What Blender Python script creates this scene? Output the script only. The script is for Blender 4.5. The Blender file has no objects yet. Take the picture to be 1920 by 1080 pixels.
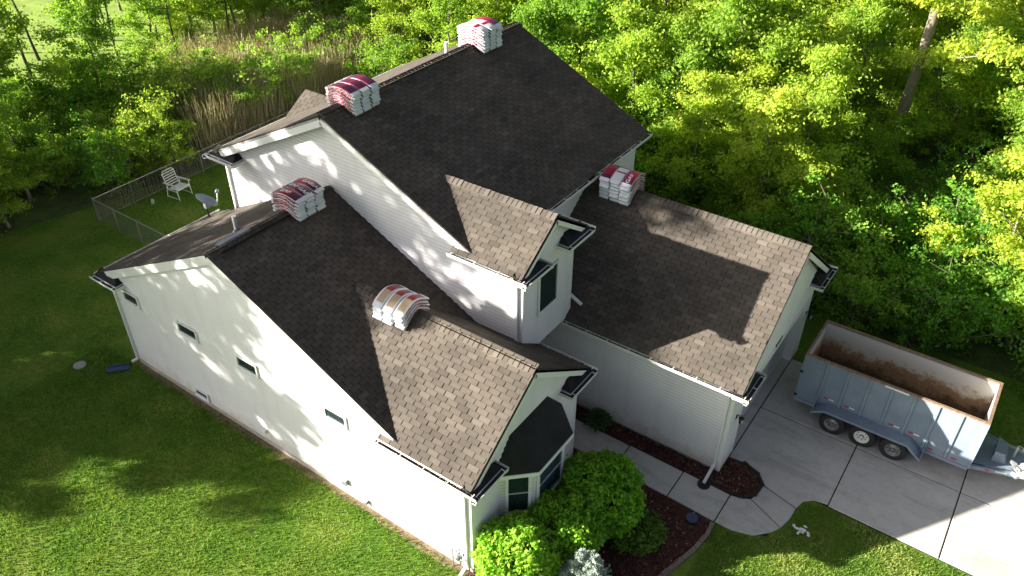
import bpy, math, random
import numpy as np
from mathutils import Vector, Matrix

# ---------------------------------------------------------------- camera, sky, sun, exposure
scene = bpy.context.scene
COL = scene.collection
R = math.radians
def look_axes(yaw, pitch, roll):
    y, p, r = R(yaw), R(pitch), R(roll)
    fw = Vector((math.cos(p)*math.cos(y), math.cos(p)*math.sin(y), math.sin(p)))
    rt = fw.cross(Vector((0, 0, 1))).normalized(); up = rt.cross(fw)
    r2 = math.cos(r)*rt + math.sin(r)*up
    u2 = -math.sin(r)*rt + math.cos(r)*up
    return r2, u2, fw
CAM = Vector((7.489, -9.155, 17.150))
cr, cu, cf = look_axes(124.943, -36.143, 0.311)
cd = bpy.data.cameras.new('camera'); cam = bpy.data.objects.new('camera', cd); COL.objects.link(cam)
m = Matrix.Identity(4)
for i in range(3):
    m[i][0], m[i][1], m[i][2], m[i][3] = cr[i], cu[i], -cf[i], CAM[i]
cam.matrix_world = m
cd.sensor_width = 36; cd.lens = 1522.28/1920*36; cd.clip_start = .1; cd.clip_end = 800
scene.camera = cam

SUN_EL, SUN_AZ = 19.8, 39.5                      # elevation; direction the light travels in plan
world = bpy.data.worlds.new('World'); scene.world = world; world.use_nodes = True
wn = world.node_tree.nodes; wl = world.node_tree.links
bg = wn['Background']
sky = wn.new('ShaderNodeTexSky'); sky.sky_type = 'NISHITA'; sky.sun_disc = False
sky.sun_elevation = R(SUN_EL)
sky.sun_rotation = math.atan2(-math.cos(R(SUN_AZ)), -math.sin(R(SUN_AZ)))
sky.air_density = .36; sky.dust_density = 2.0; sky.ozone_density = 1.0
hs = wn.new('ShaderNodeHueSaturation'); hs.inputs['Saturation'].default_value = .55
wl.new(sky.outputs[0], hs.inputs['Color']); wl.new(hs.outputs[0], bg.inputs['Color'])
bg.inputs['Strength'].default_value = .05
sd = bpy.data.lights.new('sun', 'SUN'); sd.energy = 5.0; sd.angle = R(.5); sd.color = (1, .94, .84)
sun = bpy.data.objects.new('sun', sd); COL.objects.link(sun)
sdir = Vector((math.cos(R(SUN_AZ))*math.cos(R(SUN_EL)), math.sin(R(SUN_AZ))*math.cos(R(SUN_EL)), -math.sin(R(SUN_EL))))
sun.rotation_euler = sdir.to_track_quat('-Z', 'Y').to_euler(); sun.location = (-30, -25, 25)
vs = scene.view_settings
vs.view_transform = 'Standard'; vs.look = 'None'; vs.exposure = 2.05; vs.gamma = 1.0; vs.use_curve_mapping = False
scene.render.engine = 'CYCLES'
scene.cycles.max_bounces = 6; scene.cycles.transparent_max_bounces = 6

rnd = random.Random(7)
NP = np.random.default_rng(11)

# ---------------------------------------------------------------- materials
def nmat(name):
    m = bpy.data.materials.new(name); m.use_nodes = True
    nt = m.node_tree; b = nt.nodes['Principled BSDF']
    return m, nt.nodes, nt.links, b
def mixc(N, L, fac, a, b, blend='MIX'):
    x = N.new('ShaderNodeMix'); x.data_type = 'RGBA'; x.blend_type = blend
    for sock, v in ((0, fac), (6, a), (7, b)):
        if hasattr(v, 'default_value') or hasattr(v, 'is_linked'): L.new(v, x.inputs[sock])
        elif sock == 0: x.inputs[0].default_value = v
        else: x.inputs[sock].default_value = (*v, 1) if len(v) == 3 else v
    return x.outputs[2]
def noise(N, L, scale, detail=4, rough=.6, vec=None, dist=0):
    n = N.new('ShaderNodeTexNoise'); n.inputs['Scale'].default_value = scale
    n.inputs['Detail'].default_value = detail; n.inputs['Roughness'].default_value = rough
    n.inputs['Distortion'].default_value = dist
    if vec is not None: L.new(vec, n.inputs['Vector'])
    return n.outputs['Fac']
def ramp(N, L, fac, stops, interp='LINEAR'):
    r = N.new('ShaderNodeValToRGB'); cr_ = r.color_ramp; cr_.interpolation = interp
    while len(cr_.elements) < len(stops): cr_.elements.new(.5)
    for e, (p, c) in zip(cr_.elements, stops):
        e.position = p; e.color = (*c, 1) if len(c) == 3 else c
    L.new(fac, r.inputs[0]); return r.outputs[0]
def wpos(N, L, scale=(1, 1, 1)):
    g = N.new('ShaderNodeNewGeometry'); mp = N.new('ShaderNodeMapping')
    mp.inputs['Scale'].default_value = scale
    L.new(g.outputs['Position'], mp.inputs['Vector']); return mp.outputs[0]
def bump(N, L, h, b, strength=.3, dist=.02):
    x = N.new('ShaderNodeBump'); x.inputs['Strength'].default_value = strength; x.inputs['Distance'].default_value = dist
    L.new(h, x.inputs['Height']); L.new(x.outputs[0], b.inputs['Normal'])
def plain(name, col, rough=.6, var=.12, scale=6, metal=0, spec=.4, bmp=0):
    m, N, L, b = nmat(name)
    v = wpos(N, L); f = noise(N, L, scale, 5, .65, v)
    lo = tuple(c*(1-var) for c in col); hi = tuple(min(1, c*(1+var)) for c in col)
    L.new(ramp(N, L, f, [(.3, lo), (.7, hi)]), b.inputs['Base Color'])
    b.inputs['Roughness'].default_value = rough; b.inputs['Metallic'].default_value = metal
    b.inputs['Specular IOR Level'].default_value = spec
    if bmp: bump(N, L, f, b, bmp)
    return m
M = {}
def siding_mat():
    m, N, L, b = nmat('white_siding')
    g = N.new('ShaderNodeNewGeometry'); sx = N.new('ShaderNodeSeparateXYZ'); L.new(g.outputs['Position'], sx.inputs[0])
    f = noise(N, L, 1.1, 5, .6, wpos(N, L)); st = noise(N, L, 2.2, 5, .7, wpos(N, L, (1, 1, .12)))
    c = ramp(N, L, f, [(.3, (.775, .755, .755)), (.7, (.83, .81, .81))])
    c = mixc(N, L, .5, c, ramp(N, L, st, [(.30, (.84, .83, .80)), (.50, (1, 1, 1))]), 'MULTIPLY')
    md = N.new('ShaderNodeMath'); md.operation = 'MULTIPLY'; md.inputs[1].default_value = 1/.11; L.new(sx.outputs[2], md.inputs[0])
    fr = N.new('ShaderNodeMath'); fr.operation = 'FRACT'; L.new(md.outputs[0], fr.inputs[0])       # shade line under each lap, painted into the siding colour
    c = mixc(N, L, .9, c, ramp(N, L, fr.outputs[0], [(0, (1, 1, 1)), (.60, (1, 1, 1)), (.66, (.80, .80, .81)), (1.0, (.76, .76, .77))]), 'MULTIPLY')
    mr = N.new('ShaderNodeMapRange'); mr.inputs[1].default_value = .15; mr.inputs[2].default_value = 1.0; mr.inputs[3].default_value = .30; mr.inputs[4].default_value = -.25
    L.new(sx.outputs[2], mr.inputs[0]); ad = N.new('ShaderNodeMath'); L.new(noise(N, L, 2.6, 6, .75, wpos(N, L)), ad.inputs[0]); L.new(mr.outputs[0], ad.inputs[1])
    c = mixc(N, L, .65, c, ramp(N, L, ad.outputs[0], [(.52, (1, 1, 1)), (.80, (.74, .64, .48))]), 'MULTIPLY')
    L.new(c, b.inputs['Base Color']); b.inputs['Roughness'].default_value = .55
    return m
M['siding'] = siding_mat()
M['cover'] = plain('pale_cover', (.34, .36, .33), .7, .2, 8)
M['trim'] = plain('white_trim', (.82, .80, .80), .45, .03, 2)
M['gutter'] = plain('gutter_enamel', (.80, .79, .77), .35, .05, 3)
M['debris'] = plain('leaf_debris', (.30, .23, .12), .9, .7, 25)
M['gutter_in'] = plain('gutter_debris', (.035, .03, .025), .9, .5, 20)
M['foundation'] = plain('foundation_concrete', (.42, .38, .32), .9, .2, 8, bmp=.3)
M['glass'] = plain('dark_glass', (.02, .035, .035), .08, .2, 1, spec=.8)
M['glass_blue'] = plain('bay_glass', (.03, .055, .085), .08, .2, 1, spec=.8)
M['black'] = plain('black_iron', (.015, .015, .015), .45, .2, 10)
M['pipe'] = plain('vent_pipe_metal', (.55, .55, .54), .4, .1, 10, metal=.3)
M['grey_metal'] = plain('grey_metal', (.28, .29, .30), .4, .15, 8, metal=.5)
M['bay_roof'] = plain('bay_membrane', (.016, .016, .016), .85, .5, 2.2)
M['deck'] = plain('roof_underlay', (.03, .027, .025), .9, .2, 8)
M['valley'] = plain('valley_metal', (.045, .043, .042), .6, .2, 5)
M['door'] = plain('garage_door_enamel', (.62, .63, .66), .5, .04, 2)
M['porch'] = plain('porch_door', (.18, .10, .07), .5, .1, 3)
M['plastic_white'] = plain('white_plastic', (.78, .78, .76), .45, .04, 8)
M['blue_plastic'] = plain('blue_plastic', (.045, .085, .15), .4, .1, 6)
M['dish'] = plain('dish_grey', (.11, .14, .18), .4, .1, 6)
M['fence'] = plain('galvanised_steel', (.30, .29, .26), .5, .25, 6, metal=.4)
M['wire'] = plain('chain_link_wire', (.14, .13, .12), .6, .2, 10, metal=.3)
M['picket'] = plain('weathered_picket', (.13, .115, .09), .8, .6, 5)
M['reflect_red'] = plain('red_reflector', (.45, .02, .03), .3, .1, 6)
M['reflect_white'] = plain('white_reflector', (.8, .8, .8), .3, .05, 6)
M['tape_green'] = plain('pale_green_tape', (.55, .72, .55), .4, .05, 6)
M['edging'] = plain('stone_edging', (.22, .17, .14), .9, .3, 7, bmp=.4)

def shingle_mat():
    m, N, L, b = nmat('weathered_asphalt_shingle')
    a = N.new('ShaderNodeAttribute'); a.attribute_name = 'tone'
    v = wpos(N, L)
    f = noise(N, L, 160, 3, .7, v); g = noise(N, L, .8, 4, .6, v)
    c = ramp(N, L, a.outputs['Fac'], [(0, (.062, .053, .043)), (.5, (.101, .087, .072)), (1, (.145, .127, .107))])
    c = mixc(N, L, .55, c, ramp(N, L, f, [(.25, (.35, .35, .35)), (.75, (1.5, 1.5, 1.5))]), 'MULTIPLY')
    c = mixc(N, L, .8, c, ramp(N, L, g, [(.3, (.70, .70, .72)), (.7, (1.18, 1.15, 1.12))]), 'MULTIPLY')
    L.new(c, b.inputs['Base Color']); b.inputs['Roughness'].default_value = .95; b.inputs['Specular IOR Level'].default_value = .15
    bump(N, L, f, b, .12, .003)
    return m
M['shingle'] = shingle_mat()

def concrete_mat():
    m, N, L, b = nmat('driveway_concrete')
    v = wpos(N, L)
    f = noise(N, L, .55, 6, .62, v, .4); g = noise(N, L, 60, 3, .7, v); h = noise(N, L, 2.6, 6, .72, v, 1.2); k = noise(N, L, .9, 5, .7, wpos(N, L, (.35, 2.2, 1)), .8)
    c = ramp(N, L, f, [(.28, (.46, .44, .405)), (.72, (.62, .595, .55))])
    c = mixc(N, L, .5, c, ramp(N, L, g, [(.3, (.8, .8, .8)), (.7, (1.1, 1.1, 1.1))]), 'MULTIPLY')
    c = mixc(N, L, .85, c, ramp(N, L, h, [(.24, (.50, .48, .45)), (.36, (.86, .85, .84)), (.5, (1, 1, 1))]), 'MULTIPLY')
    c = mixc(N, L, .65, c, ramp(N, L, k, [(.30, (.62, .61, .60)), (.48, (1, 1, 1))]), 'MULTIPLY')
    L.new(c, b.inputs['Base Color']); b.inputs['Roughness'].default_value = .85
    bump(N, L, g, b, .15, .005)
    return m
M['concrete'] = concrete_mat()
M['joint'] = plain('joint_filler', (.02, .02, .018), .95, .3, 10)

def grass_ground():
    m, N, L, b = nmat('lawn_turf')
    v = wpos(N, L)
    f = noise(N, L, .55, 5, .65, v); g = noise(N, L, 7, 5, .75, v); h = noise(N, L, 45, 3, .7, wpos(N, L, (1, 1.6, 1)))
    c = ramp(N, L, f, [(.26, (.060, .140, .018)), (.44, (.105, .205, .026)), (.58, (.165, .245, .038)), (.70, (.215, .255, .060)), (.82, (.28, .25, .11))])
    c = mixc(N, L, .7, c, ramp(N, L, g, [(.28, (.55, .6, .5)), (.7, (1.35, 1.3, 1.25))]), 'MULTIPLY')
    c = mixc(N, L, .7, c, ramp(N, L, h, [(.3, (.5, .55, .5)), (.7, (1.45, 1.4, 1.4))]), 'MULTIPLY')
    L.new(c, b.inputs['Base Color']); b.inputs['Roughness'].default_value = .9; b.inputs['Specular IOR Level'].default_value = .1
    bump(N, L, h, b, .8, .03)
    return m
M['turf'] = grass_ground()
M['soil'] = plain('bare_soil', (.22, .165, .10), .95, .4, 9, bmp=.5)
M['meadow'] = plain('meadow_grass', (.20, .29, .04), .9, .35, .6, bmp=.3)
def floor_mat():
    m, N, L, b = nmat('leaf_litter')
    v = wpos(N, L); f = noise(N, L, 1.2, 6, .7, v); g = noise(N, L, 14, 4, .7, v)
    c = ramp(N, L, f, [(.3, (.055, .060, .025)), (.5, (.080, .120, .026)), (.8, (.13, .19, .035))])
    c = mixc(N, L, .8, c, ramp(N, L, g, [(.3, (.45, .45, .45)), (.7, (1.4, 1.4, 1.4))]), 'MULTIPLY')
    L.new(c, b.inputs['Base Color']); b.inputs['Roughness'].default_value = .95; bump(N, L, g, b, .8, .05)
    return m
M['litter'] = floor_mat()
def mulch_mat():
    m, N, L, b = nmat('red_bark_mulch')
    v = wpos(N, L); f = noise(N, L, 30, 4, .75, v); g = noise(N, L, 1.6, 4, .6, v)
    c = ramp(N, L, f, [(.3, (.026, .011, .009)), (.5, (.095, .034, .024)), (.72, (.20, .080, .056))])
    c = mixc(N, L, .6, c, ramp(N, L, g, [(.3, (.6, .6, .6)), (.7, (1.2, 1.2, 1.2))]), 'MULTIPLY')
    L.new(c, b.inputs['Base Color']); b.inputs['Roughness'].default_value = .95; bump(N, L, f, b, .9, .03)
    return m
M['mulch'] = mulch_mat()

def leaf_mat(name, dark, mid, light, trans=.55, objvar=.55):
    m, N, L, b = nmat(name)
    a = N.new('ShaderNodeAttribute'); a.attribute_name = 'tone'
    oi = N.new('ShaderNodeObjectInfo')
    c = ramp(N, L, a.outputs['Fac'], [(0, dark), (.5, mid), (1, light)])
    c = mixc(N, L, objvar, c, ramp(N, L, oi.outputs['Random'], [(0, (.62, .80, .65)), (.5, (1, 1, 1)), (1, (1.35, 1.15, 1.0))]), 'MULTIPLY')
    L.new(c, b.inputs['Base Color']); b.inputs['Roughness'].default_value = .6; b.inputs['Specular IOR Level'].default_value = .25
    t = N.new('ShaderNodeBsdfTranslucent'); L.new(mixc(N, L, 1.0, c, (1.12, 1.15, .60), 'MULTIPLY'), t.inputs['Color'])
    mx = N.new('ShaderNodeMixShader'); mx.inputs[0].default_value = trans
    L.new(b.outputs[0], mx.inputs[1]); L.new(t.outputs[0], mx.inputs[2])
    L.new(mx.outputs[0], N['Material Output'].inputs['Surface'])
    return m
M['leaf_maple'] = leaf_mat('maple_leaves', (.24, .36, .042), (.40, .53, .064), (.54, .64, .110))
M['leaf_ash'] = leaf_mat('ash_leaves', (.15, .29, .038), (.27, .43, .056), (.40, .54, .090))
M['leaf_shrub'] = leaf_mat('shrub_leaves', (.085, .23, .030), (.15, .35, .042), (.25, .45, .065))
M['leaf_globe'] = leaf_mat('globe_bush_leaves', (.12, .33, .026), (.22, .47, .036), (.38, .58, .060), .4, .15)
M['leaf_low'] = leaf_mat('low_shrub_leaves', (.07, .14, .020), (.11, .20, .028), (.18, .27, .045), .3, .1)
M['spruce'] = leaf_mat('blue_spruce_needles', (.26, .33, .30), (.40, .48, .44), (.56, .62, .56), .1, .05)
M['hosta'] = leaf_mat('hosta_leaves', (.025, .07, .02), (.045, .11, .03), (.20, .25, .12), .25, .1)
M['grass'] = leaf_mat('grass_blades', (.080, .175, .022), (.165, .285, .034), (.37, .41, .12), .4, .05)
M['reed'] = leaf_mat('dry_reeds', (.26, .22, .13), (.40, .34, .21), (.54, .48, .32), .3, .05)
M['bark'] = plain('grey_bark', (.17, .145, .11), .9, .35, 9, bmp=.6)
M['bark_pale'] = plain('pale_bark', (.20, .17, .125), .9, .3, 8, bmp=.6)
M['bark_dark'] = plain('dark_bark', (.055, .045, .035), .9, .35, 9, bmp=.5)

def trailer_paint():
    m, N, L, b = nmat('trailer_grey_paint')
    v = wpos(N, L); f = noise(N, L, 2, 5, .6, v); g = noise(N, L, 9, 5, .7, wpos(N, L, (1, 1, .25)))
    c = ramp(N, L, f, [(.3, (.185, .235, .305)), (.7, (.245, .295, .365))])
    c = mixc(N, L, .5, c, ramp(N, L, g, [(.25, (.72, .68, .64)), (.42, (1, 1, 1))]), 'MULTIPLY')
    L.new(c, b.inputs['Base Color']); b.inputs['Roughness'].default_value = .42
    return m
M['tpaint'] = trailer_paint()
def trailer_inside():
    m, N, L, b = nmat('rust_stained_bed')
    g = N.new('ShaderNodeNewGeometry'); sx = N.new('ShaderNodeSeparateXYZ'); L.new(g.outputs['Position'], sx.inputs[0])
    v = wpos(N, L); f = noise(N, L, 1.7, 6, .72, v, .3); h = noise(N, L, 11, 5, .75, v)
    mr = N.new('ShaderNodeMapRange'); mr.inputs[1].default_value = .75; mr.inputs[2].default_value = 1.95
    mr.inputs[3].default_value = .38; mr.inputs[4].default_value = -.36
    L.new(sx.outputs[2], mr.inputs[0])
    ad = N.new('ShaderNodeMath'); L.new(f, ad.inputs[0]); L.new(mr.outputs[0], ad.inputs[1])
    a2 = N.new('ShaderNodeMath'); a2.operation = 'MULTIPLY_ADD'; L.new(h, a2.inputs[0]); a2.inputs[1].default_value = .45; L.new(ad.outputs[0], a2.inputs[2])
    c = ramp(N, L, a2.outputs[0], [(.54, (.56, .54, .49)), (.64, (.46, .37, .27)), (.76, (.27, .15, .08)), (.84, (.33, .21, .12)), (1.0, (.12, .07, .045))])
    L.new(c, b.inputs['Base Color']); b.inputs['Roughness'].default_value = .8
    return m
M['tbed'] = trailer_inside()
M['rust'] = plain('rusty_rim', (.24, .16, .11), .7, .4, 14)
M['rubber'] = plain('tyre_rubber', (.028, .027, .026), .85, .25, 12)
M['rim'] = plain('steel_rim', (.30, .30, .30), .4, .2, 12, metal=.6)
M['rim_white'] = plain('white_rim', (.78, .77, .72), .4, .08, 12)

# wrapped shingle bundles: printed plastic film, colours by position along (u) and across (v) the bundle
def wrap_mat(name, stops, edge, vlo, vhi, edgecol):
    m, N, L, b = nmat(name)
    uv = N.new('ShaderNodeUVMap'); uv.uv_map = 'wrap'
    sx = N.new('ShaderNodeSeparateXYZ'); L.new(uv.outputs[0], sx.inputs[0])
    c = ramp(N, L, sx.outputs[0], stops, 'CONSTANT')
    e = ramp(N, L, sx.outputs[1], [(0, (1, 1, 1)), (vlo, (0, 0, 0)), (vhi, (1, 1, 1))], 'CONSTANT')
    c = mixc(N, L, e, c, edgecol)
    mp = N.new('ShaderNodeMapping'); mp.inputs['Scale'].default_value = (26, 5, 1); L.new(uv.outputs[0], mp.inputs[0])
    f = noise(N, L, 1.0, 2, .5, mp.outputs[0])
    k = N.new('ShaderNodeMath'); k.operation = 'GREATER_THAN'; k.inputs[1].default_value = edge; L.new(f, k.inputs[0])
    c = mixc(N, L, k.outputs[0], c, (.62, .56, .56))
    L.new(c, b.inputs['Base Color']); b.inputs['Roughness'].default_value = .32
    return m
RED, PLUM, WHT, ORG, PNK = (.30, .006, .030), (.085, .012, .042), (.68, .68, .69), (.46, .33, .20), (.26, .07, .09)
M['wrap_red'] = wrap_mat('wrap_crimson', [(0, PLUM), (.22, RED), (.62, RED), (.64, PLUM), (.9, RED)], .78, .03, .97, WHT)
M['wrap_plum'] = wrap_mat('wrap_plum', [(0, PLUM), (.3, PLUM), (.5, RED), (.55, PLUM), (.92, RED)], .80, .10, .90, PNK)
M['wrap_white'] = wrap_mat('wrap_white', [(0, WHT), (.36, PNK), (.42, WHT), (.60, RED), (.72, WHT)], .78, .03, .93, WHT)
M['wrap_orange'] = wrap_mat('wrap_orange', [(0, WHT), (.14, ORG), (.48, RED), (.80, PLUM), (.93, WHT)], .86, .17, .83, WHT)
M['wrap_side'] = wrap_mat('wrap_side_print', [(0, WHT), (.12, PNK), (.24, PLUM), (.36, PNK), (.48, RED), (.62, PLUM), (.74, PNK), (.86, PLUM)], .56, .06, .94, PLUM)
M['wrap_end'] = plain('wrap_end_film', (.74, .77, .80), .35, .08, 14)
M['letter'] = plain('white_print', (.82, .80, .80), .4, .02, 5)

# ---------------------------------------------------------------- mesh helpers
class MB:
    def __init__(s): s.v = []; s.f = []; s.m = []
    def add(s, vs, fs, mi=0):
        o = len(s.v); s.v += [tuple(p) for p in vs]; s.f += [tuple(i+o for i in f) for f in fs]; s.m += [mi]*len(fs); return s
    def box(s, a, b, mi=0):
        (x0, y0, z0), (x1, y1, z1) = a, b
        x0, x1 = min(x0, x1), max(x0, x1); y0, y1 = min(y0, y1), max(y0, y1); z0, z1 = min(z0, z1), max(z0, z1)
        return s.add([(x0, y0, z0), (x1, y0, z0), (x1, y1, z0), (x0, y1, z0), (x0, y0, z1), (x1, y0, z1), (x1, y1, z1), (x0, y1, z1)],
              [(0, 3, 2, 1), (4, 5, 6, 7), (0, 1, 5, 4), (1, 2, 6, 5), (2, 3, 7, 6), (3, 0, 4, 7)], mi)
    def hexa(s, p, mi=0):   # 8 points: bottom ring then top ring
        return s.add(p, [(0, 3, 2, 1), (4, 5, 6, 7), (0, 1, 5, 4), (1, 2, 6, 5), (2, 3, 7, 6), (3, 0, 4, 7)], mi)
    def beam(s, a, b, w, h, up=(0, 0, 1), mi=0):   # box from a to b, width w across, height h along up
        a, b = Vector(a), Vector(b); d = (b-a).normalized(); sd_ = d.cross(Vector(up))
        if sd_.length < 1e-6: sd_ = d.cross(Vector((1, 0, 0)))
        sd_.normalize(); u = sd_.cross(d)
        A = [a-sd_*w/2-u*h/2, a+sd_*w/2-u*h/2, b+sd_*w/2-u*h/2, b-sd_*w/2-u*h/2]
        return s.hexa(A+[p+u*h for p in A], mi)
    def prism(s, poly, d, mi=0):   # planar polygon (list of 3-D points) extruded by vector d
        n = len(poly); P = [Vector(p) for p in poly]; d = Vector(d)
        return s.add(P+[p+d for p in P], [tuple(range(n-1, -1, -1)), tuple(range(n, 2*n))]+[(i, (i+1) % n, n+(i+1) % n, n+i) for i in range(n)], mi)
    def tube(s, path, rad, n=8, mi=0, cap=True):
        P = [Vector(p) for p in path]; k = len(P)
        if not hasattr(rad, '__len__'): rad = [rad]*k
        rings = []; ref = None
        for i, p in enumerate(P):
            d = (P[min(i+1, k-1)]-P[max(i-1, 0)])
            d = d.normalized() if d.length > 1e-9 else Vector((0, 0, 1))
            if ref is None: ref = d.orthogonal().normalized()
            ref = (ref-d*ref.dot(d)); ref = ref.normalized() if ref.length > 1e-6 else d.orthogonal().normalized()
            b2 = d.cross(ref)
            rings.append([p+(ref*math.cos(2*math.pi*j/n)+b2*math.sin(2*math.pi*j/n))*rad[i] for j in range(n)])
        vs_ = [q for r_ in rings for q in r_]
        fs = [(i*n+j, i*n+(j+1) % n, (i+1)*n+(j+1) % n, (i+1)*n+j) for i in range(k-1) for j in range(n)]
        if cap: fs += [tuple(range(n-1, -1, -1)), tuple((k-1)*n+j for j in range(n))]
        return s.add(vs_, fs, mi)
    def lathe(s, prof, c, axis, n=24, mi=0):   # prof: (radius, offset along axis)
        c = Vector(c); ax = Vector(axis).normalized(); u = ax.orthogonal().normalized(); w = ax.cross(u); k = len(prof)
        vs_ = [c+ax*o+(u*math.cos(2*math.pi*j/n)+w*math.sin(2*math.pi*j/n))*r_ for r_, o in prof for j in range(n)]
        return s.add(vs_, [(i*n+j, i*n+(j+1) % n, (i+1)*n+(j+1) % n, (i+1)*n+j) for i in range(k-1) for j in range(n)], mi)

ORG_AT = {}
def empty(name, loc, label=None, cat=None, group=None):
    o = bpy.data.objects.new(name, None); COL.objects.link(o); o.location = loc; o.empty_display_size = .3
    ORG_AT[o.name] = Vector(loc)
    if label: o['label'] = label
    if cat: o['category'] = cat
    if group: o['group'] = group
    return o
def root_org(o):
    while o.parent is not None: o = o.parent
    return ORG_AT.get(o.name, Vector((0, 0, 0)))
def obj(name, mb, mats, parent=None, smooth=False, kind=None, tag=None, tone=None, world=True):
    me = bpy.data.meshes.new(name)
    off = root_org(parent) if (parent is not None and world) else Vector((0, 0, 0))
    me.from_pydata([(p[0]-off[0], p[1]-off[1], p[2]-off[2]) for p in mb.v], [], mb.f)
    for k in (mats if isinstance(mats, (list, tuple)) else [mats]): me.materials.append(M[k] if isinstance(k, str) else k)
    if any(mb.m): me.polygons.foreach_set('material_index', mb.m)
    if smooth: me.polygons.foreach_set('use_smooth', [True]*len(me.polygons))
    if tone is not None:
        at = me.attributes.new('tone', 'FLOAT', 'POINT'); at.data.foreach_set('value', tone)
    me.update()
    o = bpy.data.objects.new(name, me); COL.objects.link(o)
    if parent is not None: o.parent = parent
    if kind: o['kind'] = kind
    if tag:
        o['label'] = tag[0]; o['category'] = tag[1]
        if len(tag) > 2: o['group'] = tag[2]
    return o
def leafmesh(name, V, Q, tone, mat):
    """numpy verts (n,3), quads (k,4), per-vertex tone"""
    me = bpy.data.meshes.new(name); me.vertices.add(len(V)); me.vertices.foreach_set('co', V.astype(np.float32).ravel())
    k = len(Q); me.loops.add(k*4); me.loops.foreach_set('vertex_index', Q.astype(np.int32).ravel())
    me.polygons.add(k); me.polygons.foreach_set('loop_start', np.arange(0, k*4, 4, dtype=np.int32))
    me.materials.append(M[mat])
    at = me.attributes.new('tone', 'FLOAT', 'POINT'); at.data.foreach_set('value', tone.astype(np.float32))
    me.update(calc_edges=True); me.validate()
    return me
# ---------------------------------------------------------------- ground and paving
def sheet(name, poly, z, mat, kind='structure', label=None):
    mb = MB(); mb.add([(x, y, z) for x, y in poly], [tuple(range(len(poly)))])
    o = obj(name, mb, mat, kind=kind)
    if label: o['label'] = label
    return o
sheet('lawn', [(-420, -420), (420, -420), (420, 420), (-420, 420)], 0, 'turf', label='green lawn around the house')
sheet('forest_floor', [(-44, -30), (-30, -8), (-26, -2.5), (-24.4, 1.0), (-23.4, 4.5), (-22.6, 9), (-22.6, 16), (-18, 16.2), (-14, 15.2), (40, 15.2), (60, 90), (-60, 90), (-40, 34), (-34, 18), (-36, 8)], .004, 'litter', label='shaded leaf litter under the wood')

sheet('meadow', [(-120, -10), (-41, 6), (-34.5, 13), (-37, 26), (-60, 60), (-120, 60)], .008, 'meadow', label='bright sunlit meadow beyond the slender trees')
sr_ = random.Random(3); soil = [(-13.2, .0)]+[(x*.4-13.2, -.13-.16*sr_.random()) for x in range(0, 34)]+[(.2, .0)]
sheet('soil_strip', soil, .006, 'soil', label='strip of bare tan soil along the foot of the long wall')
def slab(parent, poly, z0, z1, bev=.012):
    n = len(poly); c = Vector((sum(p[0] for p in poly)/n, sum(p[1] for p in poly)/n))
    def ins(p, d):
        v = Vector(p)-c; return c+v*(1-d/max(v.length, .01))
    mb = MB(); A = [(*p, z0) for p in poly]; B = [(*p, z1-bev) for p in poly]; T = [(*ins(p, bev*1.6), z1) for p in poly]
    mb.add(A+B+T, [tuple(range(2*n, 3*n))]+[(i, (i+1) % n, n+(i+1) % n, n+i) for i in range(n)]+[(n+i, n+(i+1) % n, 2*n+(i+1) % n, 2*n+i) for i in range(n)])
    return obj('concrete_slab', mb, 'concrete', parent)
dx = [3.57, 6.37, 9.12, 11.9, 14.7, 17.5, 20.3]
JY = 9.44; DY0, DY1 = 6.93, 12.1
dr = sheet('driveway', [(3.3, DY0+.02), (20.3, DY0-.15), (20.3, DY1), (3.3, DY1)], .012, 'joint', label='concrete driveway in front of the garage')
g_ = .016
for i in range(len(dx)-1):
    x0, x1 = dx[i]+g_, dx[i+1]-g_
    slab(dr, [(x0, JY+g_), (x1, JY+g_), (x1, DY1), (x0, DY1)], .013, .045)
    if i == 0:
        slab(dr, [(x0, 7.06), (4.05, 7.10), (4.50, 6.93), (4.72, 6.66), (4.85, 6.62), (5.72, 6.40), (5.80, 6.72), (6.02, 6.92), (x1, 6.99), (x1, JY-g_), (x0, JY-g_)], .013, .045)
    else:
        slab(dr, [(x0, 6.98-.05*i*.6), (x1, 6.95-.05*i*.6), (x1, JY-g_), (x0, JY-g_)], .013, .045)
slab(dr, [(3.28, 7.25), (3.57-g_, 7.25), (3.57-g_, 12.0), (3.28, 12.0)], .013, .046)
wk = sheet('walkway', [(-1.3, 4.80), (4.2, 4.74), (5.4, 5.1), (5.74, 6.4), (4.75, 6.6), (4.4, 5.9), (-1.3, 5.85)], .008, 'joint', label='concrete front walk curving from the entry to the driveway')
wj = [-1.3, 1.13, 2.78, 4.14]
for i in range(3):
    slab(wk, [(wj[i]+g_, 4.86-.03*i), (wj[i+1]-g_, 4.82-.03*i), (wj[i+1]-g_, 5.80), (wj[i]+g_, 5.82)], .009, .043)
slab(wk, [(4.14+g_, 4.755), (4.62, 4.77), (5.12, 4.93), (5.46, 5.28), (5.60, 5.54), (4.63, 5.98), (4.42, 5.86), (4.14+g_, 5.80)], .009, .043)
slab(wk, [(5.61, 5.57), (5.70, 5.96), (5.715, 6.365), (4.75, 6.60), (4.70, 6.16), (4.64, 6.01)], .009, .043)
bed = sheet('mulch_bed', [(-.1, -1.25), (1.6, -1.2), (2.9, .2), (3.55, 1.9), (3.85, 2.97), (4.06, 3.7), (4.12, 4.3), (4.10, 4.72), (2.0, 4.82), (-1.2, 4.84), (-1.2, 4.4), (-.1, 4.4)], .016, 'mulch', label='red bark mulch bed in front of the bay window')
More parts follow.
